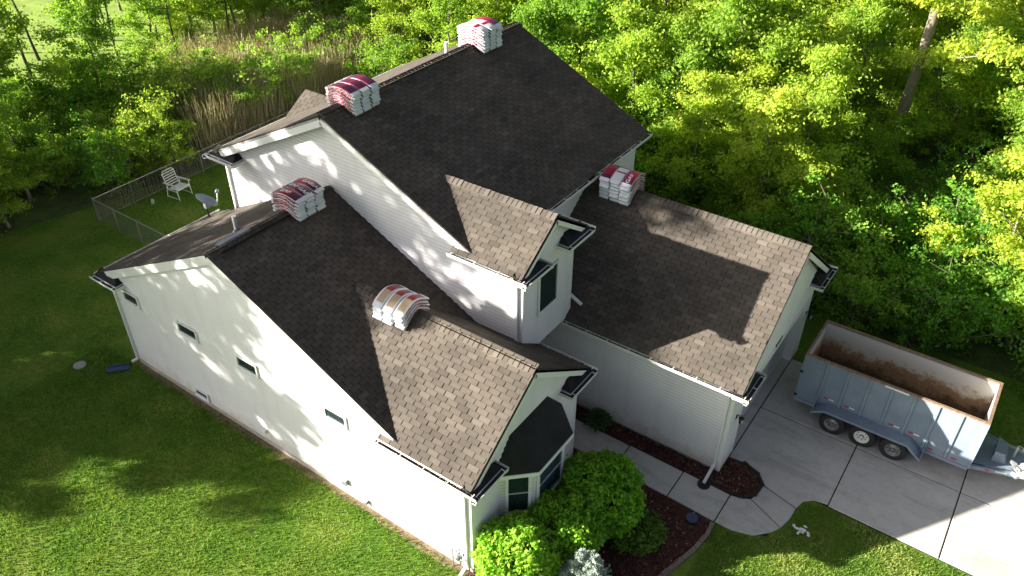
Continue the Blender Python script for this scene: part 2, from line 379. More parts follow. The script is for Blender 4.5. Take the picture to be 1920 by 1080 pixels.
bed2 = sheet('mulch_bed', [(-1.2, 5.87), (3.4, 5.84), (3.84, 5.86), (4.38, 5.93), (4.66, 6.17), (4.68, 6.62), (4.44, 6.9), (4.02, 7.05), (3.57, 7.03), (3.57, 6.36), (-1.2, 6.36)], .016, 'mulch', label='red bark mulch strip along the garage wall ending in a round island')
def chips(parent, poly, n, seed):
    g = np.random.default_rng(seed); P = []
    xs = [p[0] for p in poly]; ys = [p[1] for p in poly]
    def inside(x, y):
        c = False; k = len(poly)
        for i in range(k):
            (x1, y1), (x2, y2) = poly[i], poly[(i+1) % k]
            if (y1 > y) != (y2 > y) and x < (x2-x1)*(y-y1)/(y2-y1)+x1: c = not c
        return c
    while len(P) < n:
        x, y = g.uniform(min(xs), max(xs)), g.uniform(min(ys), max(ys))
        if inside(x, y): P.append((x, y, .03+g.uniform(0, .03)))
    P = np.array(P); k = len(P)
    a = g.normal(size=(k, 3)); a[:, 2] *= .45; a /= np.linalg.norm(a, axis=1)[:, None]
    b = np.cross(a, g.normal(size=(k, 3))+[0, 0, 1.5]); b /= np.linalg.norm(b, axis=1)[:, None]
    la, lb = g.uniform(.02, .055, k)[:, None], g.uniform(.008, .02, k)[:, None]
    V = np.stack([P-a*la-b*lb, P+a*la-b*lb, P+a*la+b*lb, P-a*la+b*lb], 1).reshape(-1, 3)
    me = leafmesh('bark_chips', V, np.arange(4*k).reshape(-1, 4), np.repeat(g.uniform(0, 1, k), 4), 'chip')
    o = bpy.data.objects.new('bark_chips', me); COL.objects.link(o); o.parent = parent; o['kind'] = 'stuff'
def chip_mat():
    m_, N, L, b = nmat('bark_chip'); a = N.new('ShaderNodeAttribute'); a.attribute_name = 'tone'
    L.new(ramp(N, L, a.outputs['Fac'], [(0, (.03, .012, .009)), (.6, (.11, .040, .028)), (.93, (.17, .075, .05)), (1, (.36, .25, .19))]), b.inputs['Base Color'])
    b.inputs['Roughness'].default_value = .9; return m_
M['chip'] = chip_mat()
chips(bed, [(.2, -1), (1.6, -1.1), (2.9, .2), (3.55, 1.9), (4.06, 3.7), (4.08, 4.7), (2.0, 4.78), (0, 4.78)], 5200, 3)
chips(bed2, [(-1.2, 5.9), (3.4, 5.88), (3.84, 5.9), (4.38, 5.97), (4.62, 6.2), (4.62, 6.62), (4.4, 6.86), (4.0, 7.0), (3.6, 6.98), (3.6, 6.36), (-1.2, 6.34)], 2600, 4)
# stone edging of the bed: single curved strip of blocks
ed = empty('garden_edging', (3.9, 3.4, 0), 'curved brown stone edging between the mulch bed and the shaded lawn', 'edging')
epts = [Vector((4.13, 4.70)), Vector((4.16, 4.3)), Vector((4.08, 3.69)), Vector((3.88, 2.97)), Vector((3.60, 1.9)), Vector((2.95, .15)), Vector((1.65, -1.25))]
def along(pts, d):
    for a, b in zip(pts, pts[1:]):
        l = (b-a).length
        if d <= l: return a.lerp(b, d/l), (b-a).normalized()
        d -= l
    return pts[-1], (pts[-1]-pts[-2]).normalized()
d = .12
while d < 7.0:
    p, t = along(epts, d)
    q = t*.115; hh = .055+rnd.uniform(0, .02)
    obj('edging_stone', MB().beam((p.x-q.x, p.y-q.y, hh/2), (p.x+q.x, p.y+q.y, hh/2), .11+rnd.uniform(-.01, .02), hh), 'edging', ed)
    d += .245
is_ = empty('island_edging', (4.4, 6.4, 0), 'low dark stone edging round the mulch island at the garage corner', 'edging')
ip = [Vector(p) for p in [(3.5, 5.83), (3.86, 5.84), (4.40, 5.90), (4.69, 6.15), (4.71, 6.64), (4.46, 6.93), (4.03, 7.08), (3.62, 7.06)]]
d = .1
while d < 2.75:
    p, t = along(ip, d); q = t*.085
    obj('edging_stone', MB().beam((p.x-q.x, p.y-q.y, .035), (p.x+q.x, p.y+q.y, .035), .06, .07+rnd.uniform(0, .02)), 'gutter_in', is_)
    d += .19

# ---------------------------------------------------------------- house
HOUSE = empty('house', (-5, 5, 0), 'white sided house with dark shingle roofs, front gables and attached garage', 'house')
def clipband(poly, lo, hi):
    def half(P, z, keep_above):
        out = []
        for i in range(len(P)):
            a, b = P[i], P[(i+1) % len(P)]
            ia = (a[1] >= z) if keep_above else (a[1] <= z); ib = (b[1] >= z) if keep_above else (b[1] <= z)
            if ia: out.append(a)
            if ia != ib:
                t = (z-a[1])/(b[1]-a[1]); out.append((a[0]+(b[0]-a[0])*t, z))
        return out
    P = half(poly, lo, True)
    return half(P, hi, False) if len(P) > 2 else []
def wall(polys, O, ud, nd, label=None, e=.11):
    O, ud, nd = Vector(O), Vector(ud), Vector(nd); mb = MB()
    for poly in polys:
        z = math.floor(min(p[1] for p in poly)/e+1e-6)*e; zt = max(p[1] for p in poly)
        mb.add([O+ud*u+Vector((0, 0, zz))-nd*.05 for u, zz in poly], [tuple(range(len(poly)))])
        while z < zt-1e-4:
            P = clipband(poly, z, z+e)
            if len(P) > 2:
                mb.add([O+ud*u+Vector((0, 0, zz))+nd*(.028-.026*(zz-z)/e) for u, zz in P], [tuple(range(len(P)))])
                bot = [u for u, zz in P if abs(zz-z) < 1e-6]
                if len(bot) > 1:
                    a, b = min(bot), max(bot); q = lambda u, o_: O+ud*u+Vector((0, 0, z))+nd*o_
                    mb.add([q(a, .002), q(b, .002), q(b, .028), q(a, .028)], [(0, 1, 2, 3)])
            z += e
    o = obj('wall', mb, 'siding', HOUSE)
    if label: o['label'] = label
    return o
X, Y, Z = Vector((1, 0, 0)), Vector((0, 1, 0)), Vector((0, 0, 1))
# wing + cross gable side wall (y = 0)
def wingz(x): return 6.276-.493*abs(x+7.81)
WB = -13.26
wall([[(WB, .22), (-7.81, .22), (-7.81, wingz(-7.81)-.1), (WB, wingz(WB)-.1)], [(-7.81, .22), (-2.2, .22), (-2.2, wingz(-2.2)-.1), (-7.81, wingz(-7.81)-.1)],
      [(-2.2, .22), (0, .22), (0, 3.12), (-1.35, 3.12), (-2.2, wingz(-2.2)-.1)]], (0, 0, 0), X, -Y, 'long white gable wall with four small windows')
wall([[(0, .22), (4.07, .22), (4.07, wingz(WB)-.1), (0, wingz(WB)-.1)]], (WB, 0, 0), Y, -X)
# cross gable front (x = 0) and right side
CY = 2.25
wall([[(0, .22), (4.5, .22), (4.5, 3.12), (0, 3.12)], [(0, 3.12), (4.5, 3.12), (CY, 4.92)]], (0, 0, 0), Y, X)
wall([[(-2.75, .0), (0, .0), (0, 3.15), (-2.75, 3.15)]], (0, 4.5, 0), X, Y)
# main block
MY0, MY1, MXB, MXF = 4.03, 12.25, -12.3, -2.75
def mainz(x): return 8.538-.487*abs(x+7.49)
DXW = -1.4; DY_L, DY_R, DYC = MY0, 6.33, 5.11
wall([[(MXB, 0), (-7.49, 0), (-7.49, mainz(-7.49)-.1), (MXB, mainz(MXB)-.1)], [(-7.49, 0), (MXF, 0), (MXF, mainz(MXF)-.1), (-7.49, mainz(-7.49)-.1)],
      [(MXF, 3.3), (DXW, 3.3), (DXW, 6.02), (MXF, 6.02)]], (0, MY0, 0), X, -Y, 'tall white gable wall of the two storey block')
wall([[(MXB, 0), (MXF, 0), (MXF, mainz(MXF)-.1), (-7.49, mainz(-7.49)-.1), (MXB, mainz(MXB)-.1)]], (0, MY1, 0), X, Y)
wall([[(MY0, 0), (MY1, 0), (MY1, mainz(MXF)-.1), (MY0, mainz(MXF)-.1)]], (MXF, 0, 0), Y, X)
wall([[(MY0, 0), (MY1, 0), (MY1, mainz(MXB)-.1), (MY0, mainz(MXB)-.1)]], (MXB, 0, 0), Y, -X)
# projecting dormer
wall([[(DY_L, 3.3), (DY_R, 3.3), (DY_R, 6.02), (DY_L, 6.02)], [(DY_L, 6.02), (DY_R, 6.02), (DYC+.04, 7.02)]], (DXW, 0, 0), Y, X, 'white front wall of the upper dormer over the entry')
wall([[(MXF, 3.3), (DXW, 3.3), (DXW, 6.02), (MXF, 6.02)]], (0, DY_R, 0), X, Y)
obj('porch_soffit', MB().box((MXF, DY_L, 3.27), (DXW, DY_R, 3.30)), 'trim', HOUSE)
# garage
GY0, GY1, GX, GYC = 6.38, 12.6, 3.55, 9.48
wall([[(MXF, .1), (GX, .1), (GX, 3.12), (MXF, 3.12)]], (0, GY0, 0), X, -Y, 'plain white garage side wall beside the front walk')
wall([[(MXF, .1), (GX, .1), (GX, 3.12), (MXF, 3.12)]], (0, GY1, 0), X, Y)
DO0, DO1, DOZ = 7.30, 11.95, 2.2
wall([[(GY0, .05), (DO0, .05), (DO0, DOZ), (GY0, DOZ)], [(DO1, .05), (GY1, .05), (GY1, DOZ), (DO1, DOZ)], [(GY0, DOZ), (GY1, DOZ), (GY1, 3.12), (GY0, 3.12)],
      [(GY0, 3.12), (GY1, 3.12), (GYC, 5.65)]], (GX, 0, 0), Y, X, 'white garage front gable above the recessed door')
wall([[(MY1, 0), (GY1, 0), (GY1, 3.12), (MY1, 3.12)]], (MXF, 0, 0), Y, -X)
gd = obj('garage_door', MB().box((3.24, DO0, .05), (3.27, DO1, DOZ)), 'door', HOUSE)
for i in range(4):
    obj('door_panel', MB().box((3.272, DO0+.02, .07+i*.535), (3.295, DO1-.02, .07+i*.535+.51)), 'door', gd)
jm = obj('door_jamb', MB().box((3.2, DO0-.06, .05), (3.57, DO0, DOZ)).box((3.2, DO1, .05), (3.57, DO1+.06, DOZ)).box((3.2, DO0, DOZ), (3.57, DO1, DOZ+.06)), 'trim', HOUSE)
obj('door_header_trim', MB().box((GX+.018, DO0-.2, DOZ+.1), (GX+.04, DO1+.2, DOZ+.24)), 'trim', HOUSE)
ap = obj('number_plate', MB().box((GX+.018, 9.36, 2.36), (GX+.04, 9.86, 2.52)), 'black', HOUSE)
for i in range(4): obj('numeral', MB().box((GX+.041, 9.41+i*.115, 2.39), (GX+.047, 9.48+i*.115, 2.49)), 'pipe', ap)
# foundation
obj('foundation', MB().box((WB-.01, -.012, -.3), (0, .03, .22)).box((-.03, .0, -.3), (.012, 4.5, .22)).box((WB-.012, 0, -.3), (WB+.02, 4.0, .22)), 'foundation', HOUSE)
obj('foundation', MB().box((-2.7, GY0-.012, -.3), (GX-.1, GY0+.03, .1)), 'foundation', HOUSE)
# corner boards
for (x, y, z0, z1, sx, sy) in [(0, 0, .2, 3.1, 1, -1), (WB, 0, .2, 3.45, -1, -1), (0, 4.5, .2, 3.1, 1, 1), (DXW, DY_L, 3.3, 6.0, 1, -1), (DXW, DY_R, 3.3, 6.0, 1, 1), (GX, GY0, .05, 3.1, 1, -1), (GX, GY1, .05, 3.1, 1, 1), (MXB, MY0, 0, 6.1, -1, -1), (MXF, MY1, 0, 6.1, 1, 1)]:
    mb = MB(); mb.box((x-sx*.09, y+sy*.0, z0), (x+sx*.022, y+sy*.022, z1)); mb.box((x, y, z0), (x+sx*.023, y-sy*.09, z1))
    obj('corner_board', mb, 'trim', HOUSE)

# ---- roofs
EXPO, TABW = .130, .305
TABMESH = []
def tab_geo(s0, s1, t0, t1, lift, top=.003):
    e_ = min(.016, (s1-s0)*.2); td = t0+EXPO-.006; h = lambda t: lift+(top-lift)*(t-t0)/(t1-t0)
    return [(s0, t0, lift), (s1, t0, lift), (s1, t1, top), (s0, t1, top), (s0, t0, -.004), (s1, t0, -.004), (s1, t1, -.004), (s0, t1, -.004),
            (s0+e_, t0+e_, h(t0+e_)), (s1-e_, t0+e_, h(t0+e_)), (s1-e_, td-e_, h(td-e_)), (s0+e_, td-e_, h(td-e_))], \
           [(8, 9, 10, 11), (0, 1, 9, 8), (1, 2, 10, 9), (2, 3, 11, 10), (3, 0, 8, 11), (4, 5, 1, 0), (5, 6, 2, 1), (7, 4, 0, 3)]
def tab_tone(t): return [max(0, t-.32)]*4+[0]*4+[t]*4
def row_iv(poly, t):
    xs = []
    for i in range(len(poly)):
        (s1, t1), (s2, t2) = poly[i], poly[(i+1) % len(poly)]
        if (t1 > t) != (t2 > t): xs.append(s1+(s2-s1)*(t-t1)/(t2-t1))
    return (min(xs), max(xs)) if len(xs) > 1 else None
INDIV = []
def slope(roof, plan, g, q0, z0, pitch, seed, indiv=False, deck=.09, curl=0.0):
    """plan polygon (x,y); g = uphill plan direction; q0 = coordinate along g at the eave line where z = z0"""
    r = random.Random(seed); th = math.atan(pitch); c_, s_ = math.cos(th), math.sin(th)
    g = Vector((g[0], g[1], 0)); uv = Vector((g.x*c_, g.y*c_, s_)); av = uv.cross(Z); av = Vector((av.x, av.y, 0)).normalized()
    n = av.cross(uv)
    if n.z < 0: av = -av; n = -n
    def st(p): v = Vector((p[0], p[1], 0)); return (v.dot(av), (v.dot(g)-q0)/c_)
    base = g*q0+Z*z0
    def w(s, t, h=0): return base+av*s+uv*t+n*h
    poly = [st(p) for p in plan]
    ROOFMB[roof.name].prism([w(s, t, -.004) for s, t in poly], -n*deck)
    vs_, fs_, tn = MB(), None, []
    t = min(p[1] for p in poly)-.02; tm = max(p[1] for p in poly); j = 0
    while t < tm-.02:
        iv = row_iv(poly, min(max(t+EXPO*.5, min(p[1] for p in poly)+.01), tm-.001))
        if iv:
            a, b = iv; k0 = math.floor(a/TABW)-1; off = (j % 2)*TABW*.5+((j*37) % 11-5)*.004; k = k0
            while True:
                s0 = k*TABW+off; s1 = s0+TABW-.013; k += 1
                if s0 > b: break
                s0c, s1c = max(s0, a), min(s1, b)
                if s1c-s0c < .02: continue
                lift = .007+r.random()**3*.004+curl*r.random()**2; tone = min(1, max(0, r.gauss(.55, .11)))
                if r.random() < .05: tone = r.choice((.25, .9))
                full = s0c == s0 and s1c == s1
                if indiv and full:
                    INDIV.append((((w((s0+s1)/2, t)-CAM).length), roof, w((s0+s1)/2, t), av.copy(), uv.copy(), n.copy(), s1-s0, lift, tone))
                else:
                    V_, F_ = tab_geo(s0c, s1c, t, t+EXPO+.03, lift)
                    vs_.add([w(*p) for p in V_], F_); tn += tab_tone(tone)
        t += EXPO; j += 1
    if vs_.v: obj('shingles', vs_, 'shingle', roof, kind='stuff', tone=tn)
    return w
def ridge_caps(roof, p0, p1, axis, pitch1, pitch2, seed, skip=None):
    """overlapping cap shingles along a ridge from p0 to p1"""
    r = random.Random(seed); p0, p1 = Vector(p0), Vector(p1); d = (p1-p0).normalized(); L_ = (p1-p0).length
    sd_ = d.cross(Z).normalized(); meshes = []
    for q in range(4):
        wd = .150; ln = .215; h0, h1 = .030+.004*q, .012
        a1, a2 = math.atan(pitch1), math.atan(pitch2)
        mb = MB()
        def ring(x, h):
            pts = []
            for k in (-1, -.5, -.12, 0, .12, .5, 1):
                y = k*wd; dz = -abs(y)*(pitch1 if k > 0 else pitch2)
                if abs(k) < .2: dz -= .006*(abs(k) > 0)
                pts.append((x, y, dz+h))
            return pts
        A, B = ring(0, h0), ring(ln, h1); A2 = [(x, y, z-.03) for x, y, z in A]
        mb.add(A+B+A2, [(i, i+1, 8+i, 7+i) for i in range(6)]+[(14+i, 15+i, i+1, i) for i in range(6)])
        mb.add([A[0], B[0], (ln, -wd, B[0][2]-.03), A2[0]], [(0, 1, 2, 3)]); mb.add([A[6], B[6], (ln, wd, B[6][2]-.03), A2[6]], [(0, 3, 2, 1)])
        me = bpy.data.meshes.new('ridge_cap'); me.from_pydata(mb.v, [], mb.f); me.materials.append(M['shingle'])
        at = me.attributes.new('tone', 'FLOAT', 'POINT'); at.data.foreach_set('value', [(.45, .62, .75, .9)[q]]*len(mb.v)); meshes.append(me)
    x = 0
    while x < L_-.1:
        p = p0+d*x
        if not (skip and skip[0] < x < skip[1]):
            o = bpy.data.objects.new('ridge_cap', r.choice(meshes)); COL.objects.link(o); o.parent = roof
            mt = Matrix.Identity(4)
            for i in range(3): mt[i][0], mt[i][1], mt[i][2], mt[i][3] = d[i], -sd_[i], Z[i], p[i]-root_org(roof)[i]+(.006 if i == 2 else 0)
            o.matrix_local = mt @ Matrix.Rotation(r.uniform(-.02, .02), 4, 'Z')
        x += .142
def board(a, b, h=.2, w=.03, name='rake_board', mat='trim', parent=None):
    return obj(name, MB().beam(a, b, w, h), mat, parent or HOUSE)
def roof_root(label):
    o = obj('roof', MB(), 'deck', HOUSE); o['label'] = label; ROOFMB[o.name] = MB(); return o
ROOFMB = {}
def gutter(a, b, out, parent=None, hang=True):
    a, b, o_ = Vector(a), Vector(b), Vector(out); d = (b-a)
    pr = [(0, -.10), (.10, -.10), (.12, 0), (.106, .0), (.09, -.086), (0, -.086)]
    g = obj('gutter', MB().prism([a+o_*x+Z*z for x, z in pr], d), 'gutter', parent or HOUSE)
    obj('gutter_trough', MB().prism([a+o_*.001-Z*.05, a+o_*.095-Z*.05, a+o_*.095-Z*.06, a+o_*.001-Z*.06], d), 'gutter_in', g)
    if hang and d.length > .4:
        mb = MB(); n_ = max(1, int(d.length/.62)); dn = d.normalized()
        for i in range(n_+1):
            c = a+dn*(.12+(d.length-.24)*i/max(1, n_)); mb.beam(c, c+o_*.122, .022, .012)
        obj('gutter_hangers', mb, 'gutter', g, kind='stuff')
    if d.length > 2.2:
        mb = MB(); rr_ = random.Random(int(d.length*1000)); dn = d.normalized()
        for i in range(int(d.length*26)):
            c = a+dn*rr_.uniform(0, d.length)+o_*rr_.uniform(.02, .10)+Z*rr_.uniform(-.045, .004); e1 = Vector((rr_.gauss(0, 1), rr_.gauss(0, 1), rr_.gauss(0, .5))).normalized()*rr_.uniform(.012, .035); e2 = e1.cross(Vector((rr_.gauss(0, 1), rr_.gauss(0, 1), 1)).normalized())*.7
            mb.add([c-e1, c-e2, c+e1, c+e2], [(0, 1, 2, 3)])
        obj('leaf_debris', mb, 'debris', g, kind='stuff')
    return g
def gable_return(corner, D, E, zg, ov=.28, ln=1.05, dd=.30):
    """boxed eave return wrapped round a gable corner; D faces out of the gable, E out of the eave side"""
    c, D, E = Vector((corner[0], corner[1], 0)), Vector(D), Vector(E)
    P = lambda e, d_, z: c+E*e+D*d_+Z*z
    e0, e1 = ov-ln, ov
    r = obj('gable_return', MB().hexa([P(e0, 0, zg-.17), P(e1, 0, zg-.17), P(e1, dd, zg-.17), P(e0, dd, zg-.17), P(e0, 0, zg-.02), P(e1, 0, zg-.02), P(e1, dd, zg-.02), P(e0, dd, zg-.02)]), 'trim', HOUSE)
    mb = MB(); mb.add([P(e0, dd, zg), P(e1+.02, dd, zg), P(e1+.02, 0, zg+.14), P(e0+.28, 0, zg+.19), P(e0, 0, zg)], [(0, 1, 2, 3), (0, 3, 4)])
    mb.add([P(e1+.02, dd, zg), P(e1+.02, 0, zg), P(e1+.02, 0, zg+.14)], [(0, 1, 2)])
    obj('return_roof', mb, 'bay_roof', r)
    gutter(P(e0-.09, dd, zg-.01), P(e1+.11, dd, zg-.01), D, r)
    gutter(P(e0, 0, zg-.012), P(e0, dd+.11, zg-.012), -E, r, False)
    obj('return_soffit_trim', MB().hexa([P(e0, 0, zg-.19), P(e1, 0, zg-.19), P(e1, .03, zg-.19), P(e0, .03, zg-.19), P(e0, 0, zg-.171), P(e1, 0, zg-.171), P(e1, .03, zg-.171), P(e0, .03, zg-.171)]), 'trim', r)

# wing
WR = roof_root('lower left wing roof with a dark front slope')
WO = -.116
slope(WR, [(-1.75, WO), (-7.81, WO), (-7.81, MY0), (-2.6, MY0), (-2.9, 3.9), (-5.45, 2.25)], (-1, 0), 1.75, wingz(-1.75), .493, 1)
slope(WR, [(-13.66, WO), (-13.66, MY0), (-7.81, MY0), (-7.81, WO)], (1, 0), -13.66, wingz(-13.66), .493, 2)
ridge_caps(WR, (-7.81, WO+.02, 6.285), (-7.81, MY0-.03, 6.285), 'y', .493, .493, 3)
board((-7.81, WO+.01, wingz(-7.81)-.14), (-2.15, WO+.01, wingz(-2.15)-.14), .20); board((-7.81, WO+.012, wingz(-7.81)-.16), (-13.25, WO+.012, wingz(-13.25)-.16), .25)
gutter((-13.66, WO-.1, 3.37), (-13.66, MY0+.28, 3.37), -X)
gable_return((WB, 0), -Y, -X, 3.36, .40, 1.02, .26)
# cross gable
CR = roof_root('sunlit front cross gable roof of tan three tab shingles')
cgz = lambda y: 5.04-.698*abs(y-CY)
slope(CR, [(-2.52, -.21), (.2, -.21), (.2, CY), (-5.32, CY), (-2.05, -.11), (-2.52, -.11)], (0, 1), -.21, cgz(-.21), .698, 4, True, curl=.016)
slope(CR, [(.2, 4.71), (-2.7, 4.71), (-2.7, 4.02), (-5.32, CY), (.2, CY)], (0, -1), -4.71, cgz(4.71), .698, 5)
ridge_caps(CR, (.2, CY, 5.055), (-5.25, CY, 5.055), 'x', .698, .698, 6)
for s in (-1, 1):
    yb = -.12 if s < 0 else 4.62
    board((.185, CY, 5.04-.16), (.185, yb, cgz(yb)-.16), .19)
gutter((-2.56, -.215, 3.29), (.41, -.215, 3.29), -Y)
gutter((-2.6, 4.712, 3.29), (.41, 4.712, 3.29), Y)
gable_return((0, 0), X, -Y, 3.22, .22, 1.0); gable_return((0, 4.5), X, Y, 3.22, .20, 1.0)
# main block
MR = roof_root('tall main roof with a large dark front slope')
slope(MR, [(-2.45, 3.72), (-2.45, 12.56), (-7.49, 12.56), (-7.49, 3.72)], (-1, 0), 2.45, mainz(-2.45), .487, 7)
slope(MR, [(-12.52, 3.72), (-7.49, 3.72), (-7.49, 12.56), (-12.52, 12.56)], (1, 0), -12.52, mainz(-12.52), .487, 8)
ridge_caps(MR, (-7.49, 3.74, 8.55), (-7.49, 12.55, 8.55), 'y', .487, .487, 9)
for yy in (3.735, 12.545):
    board((-7.49, yy, mainz(-7.49)-.17), (-12.1, yy, mainz(-12.1)-.17), .24)
    board((-7.49, yy, mainz(-7.49)-.15), (-2.6, yy, mainz(-2.6)-.15), .19)
gutter((-2.45, DY_R+.4, 6.06), (-2.45, 12.58, 6.06), X); gutter((-12.52, 3.45, 6.04), (-12.52, 12.58, 6.04), -X)
gable_return((MXB, MY0), -Y, -X, 6.04, .22, 1.08, .40)
# dormer
DR = roof_root('small tan gable roof of the upper dormer')
dz = lambda y: 7.13-.675*abs(y-DYC)
slope(DR, [(-3.30, 3.62), (-1.155, 3.62), (-1.155, DYC), (-4.62, DYC), (-2.72, 3.73), (-3.30, 3.73)], (0, 1), 3.62, dz(3.62), .675, 10, curl=.014)
slope(DR, [(-1.155, 6.59), (-2.9, 6.59), (-4.62, DYC), (-1.155, DYC)], (0, -1), -6.59, dz(6.59), .675, 11)
ridge_caps(DR, (-1.155, DYC, 7.145), (-4.55, DYC, 7.145), 'x', .675, .675, 12)
board((-1.17, DYC, 6.99), (-1.17, 3.76, dz(3.76)-.14), .18); board((-1.17, DYC, 6.99), (-1.17, 6.47, dz(6.47)-.14), .18)
gutter((-3.34, 3.618, 6.10), (-.96, 3.618, 6.10), -Y); gutter((-2.45, 6.592, 6.10), (-.96, 6.592, 6.10), Y)
gable_return((DXW, DY_L), X, -Y, 6.04, .42, 1.02, .32); gable_return((DXW, DY_R), X, Y, 6.04, .25, 1.02, .32)
# garage
GR = roof_root('garage roof with a sunlit tan front end in part shadow')
gz = lambda y: 5.768-.729*abs(y-GYC)
slope(GR, [(MXF, 6.06), (3.80, 6.06), (3.80, GYC), (MXF, GYC)], (0, 1), 6.06, gz(6.06), .729, 13, curl=.016)
slope(GR, [(MXF, 12.9), (3.80, 12.9), (3.80, GYC), (MXF, GYC)], (0, -1), -12.9, gz(12.9), .729, 14)
ridge_caps(GR, (3.80, GYC, 5.783), (MXF+.05, GYC, 5.783), 'x', .729, .729, 15)
board((3.785, GYC, 5.768-.17), (3.785, 6.2, gz(6.2)-.17), .2); board((3.785, GYC, 5.768-.17), (3.785, 12.75, gz(12.75)-.17), .2)
gutter((DXW+.02, 6.058, 3.25), (4.0, 6.058, 3.25), -Y); gutter((MXF, 12.902, 3.25), (4.0, 12.902, 3.25), Y)
gable_return((GX, GY0), X, -Y, 3.18, .32, 1.06, .32); gable_return((GX, GY1), X, Y, 3.18, .30, 1.06, .32)
# gable roof at the back
BR = roof_root('back gable roof showing behind the main ridge')
bz = lambda y: 6.88-.62*abs(y-7.35)
slope(BR, [(-12.2, 4.6), (-12.2, 7.35), (-10.6, 7.35), (-10.6, 4.6)], (0, 1), 4.6, bz(4.6), .62, 16)
slope(BR, [(-12.2, 10.1), (-10.6, 10.1), (-10.6, 7.35), (-12.2, 7.35)], (0, -1), -10.1, bz(10.1), .62, 17)
for nm_, mb_ in ROOFMB.items():
    o_ = bpy.data.objects[nm_]; of_ = root_org(o_)
    o_.data.from_pydata([(p[0]-of_[0], p[1]-of_[1], p[2]-of_[2]) for p in mb_.v], [], mb_.f); o_.data.update()
# the shingles that show largest are single pieces
INDIV.sort(key=lambda q: q[0])
TM = []
for k in range(14):
    rr = random.Random(k); tone = min(1, max(0, [.30, .38, .44, .48, .51, .53, .55, .56, .58, .60, .63, .67, .72, .85][k]))
    V_, F_ = tab_geo(-(TABW-.013)/2, (TABW-.013)/2, 0, EXPO+.03, .012+.016*rr.random()**2)
    V_[0] = (V_[0][0]+rr.uniform(0, .006), V_[0][1]+rr.uniform(-.004, .008), V_[0][2]+rr.uniform(0, .006)); V_[1] = (V_[1][0]-rr.uniform(0, .006), V_[1][1]+rr.uniform(-.004, .008), V_[1][2]+rr.uniform(-.004, .006))
    me = bpy.data.meshes.new('shingle'); me.from_pydata(V_, [], F_); me.materials.append(M['shingle'])
    at = me.attributes.new('tone', 'FLOAT', 'POINT'); at.data.foreach_set('value', tab_tone(tone)); TM.append(me)
rest = MB(); rt = []
for i, (dist, roof, p, av, uv, n, w_, lift, tone) in enumerate(INDIV):
    if i < 300:
        o = bpy.data.objects.new('shingle', rnd.choice(TM)); COL.objects.link(o); o.parent = roof
        mt = Matrix.Identity(4); q = p-root_org(roof)
        for k in range(3): mt[k][0], mt[k][1], mt[k][2], mt[k][3] = av[k], uv[k], n[k], q[k]
        o.matrix_local = mt
    else:
        V_, F_ = tab_geo(-w_/2, w_/2, 0, EXPO+.03, lift)
        rest.add([p+av*a+uv*b+n*c for a, b, c in V_], F_); rt += tab_tone(tone)
if rest.v: obj('shingles', rest, 'shingle', CR, kind='stuff', tone=rt)

# ---- bay window under the cross gable
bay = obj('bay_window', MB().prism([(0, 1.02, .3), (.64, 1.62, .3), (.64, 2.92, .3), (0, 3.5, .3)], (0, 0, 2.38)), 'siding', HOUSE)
be = 2.70
BP = [(0, .78), (.80, 1.55), (.80, 3.05), (0, 3.76)]
mb = MB(); tp = [(0.02, 1.47, 3.50), (0.02, 3.05, 3.50)]
mb.add([(*BP[0], be), (*BP[1], be), (*BP[2], be), (*BP[3], be), tp[0], tp[1]], [(0, 1, 4), (1, 2, 5, 4), (2, 3, 5)])
obj('bay_roof', mb, 'bay_roof', bay)
mb = MB()
for a, b in zip(BP, BP[1:]): mb.beam((*a, be-.06), (*b, be-.06), .035, .11)
mb.prism([(*p, be-.10) for p in BP], (0, 0, .02)); obj('bay_fascia', mb, 'trim', bay)
def bay_win(a, b, z0, z1, mat):
    a, b = Vector((*a, 0)), Vector((*b, 0)); t = (b-a).normalized(); n = Vector((t.y, -t.x, 0))
    if n.x < 0: n = -n
    q = lambda s, o_, z: a+t*s+n*o_+Z*z
    L_ = (b-a).length; fr = MB()
    def bx(s0, s1, zz0, zz1, o0, o1, mb_): mb_.hexa([q(s0, o0, zz0), q(s1, o0, zz0), q(s1, o1, zz0), q(s0, o1, zz0), q(s0, o0, zz1), q(s1, o0, zz1), q(s1, o1, zz1), q(s0, o1, zz1)])
    bx(0, .07, z0, z1, .01, .055, fr); bx(L_-.07, L_, z0, z1, .01, .055, fr); bx(.07, L_-.07, z1-.06, z1, .01, .055, fr); bx(.07, L_-.07, z0, z0+.07, .01, .07, fr)
    f = obj('window', fr, 'trim', bay)
    zm = z0+(z1-z0)*.5
    pn = MB(); bx(.07, L_-.07, z0+.07, zm-.02, .012, .02, pn); obj('pane', pn, mat, f)
    pn = MB(); bx(.07, L_-.07, zm+.02, z1-.06, .012, .026, pn); obj('pane', pn, mat, f)
    sb = MB(); bx(.07, L_-.07, zm-.02, zm+.02, .012, .04, sb); obj('sash_bar', sb, 'pipe', f)
bay_win((.10+.03, 1.14), (.58, 1.565), 1.15, 2.6, 'glass'); bay_win((.64, 1.70), (.64, 2.84), 1.15, 2.6, 'glass_blue'); bay_win((.58, 2.975), (.10, 3.41), 1.15, 2.6, 'glass')

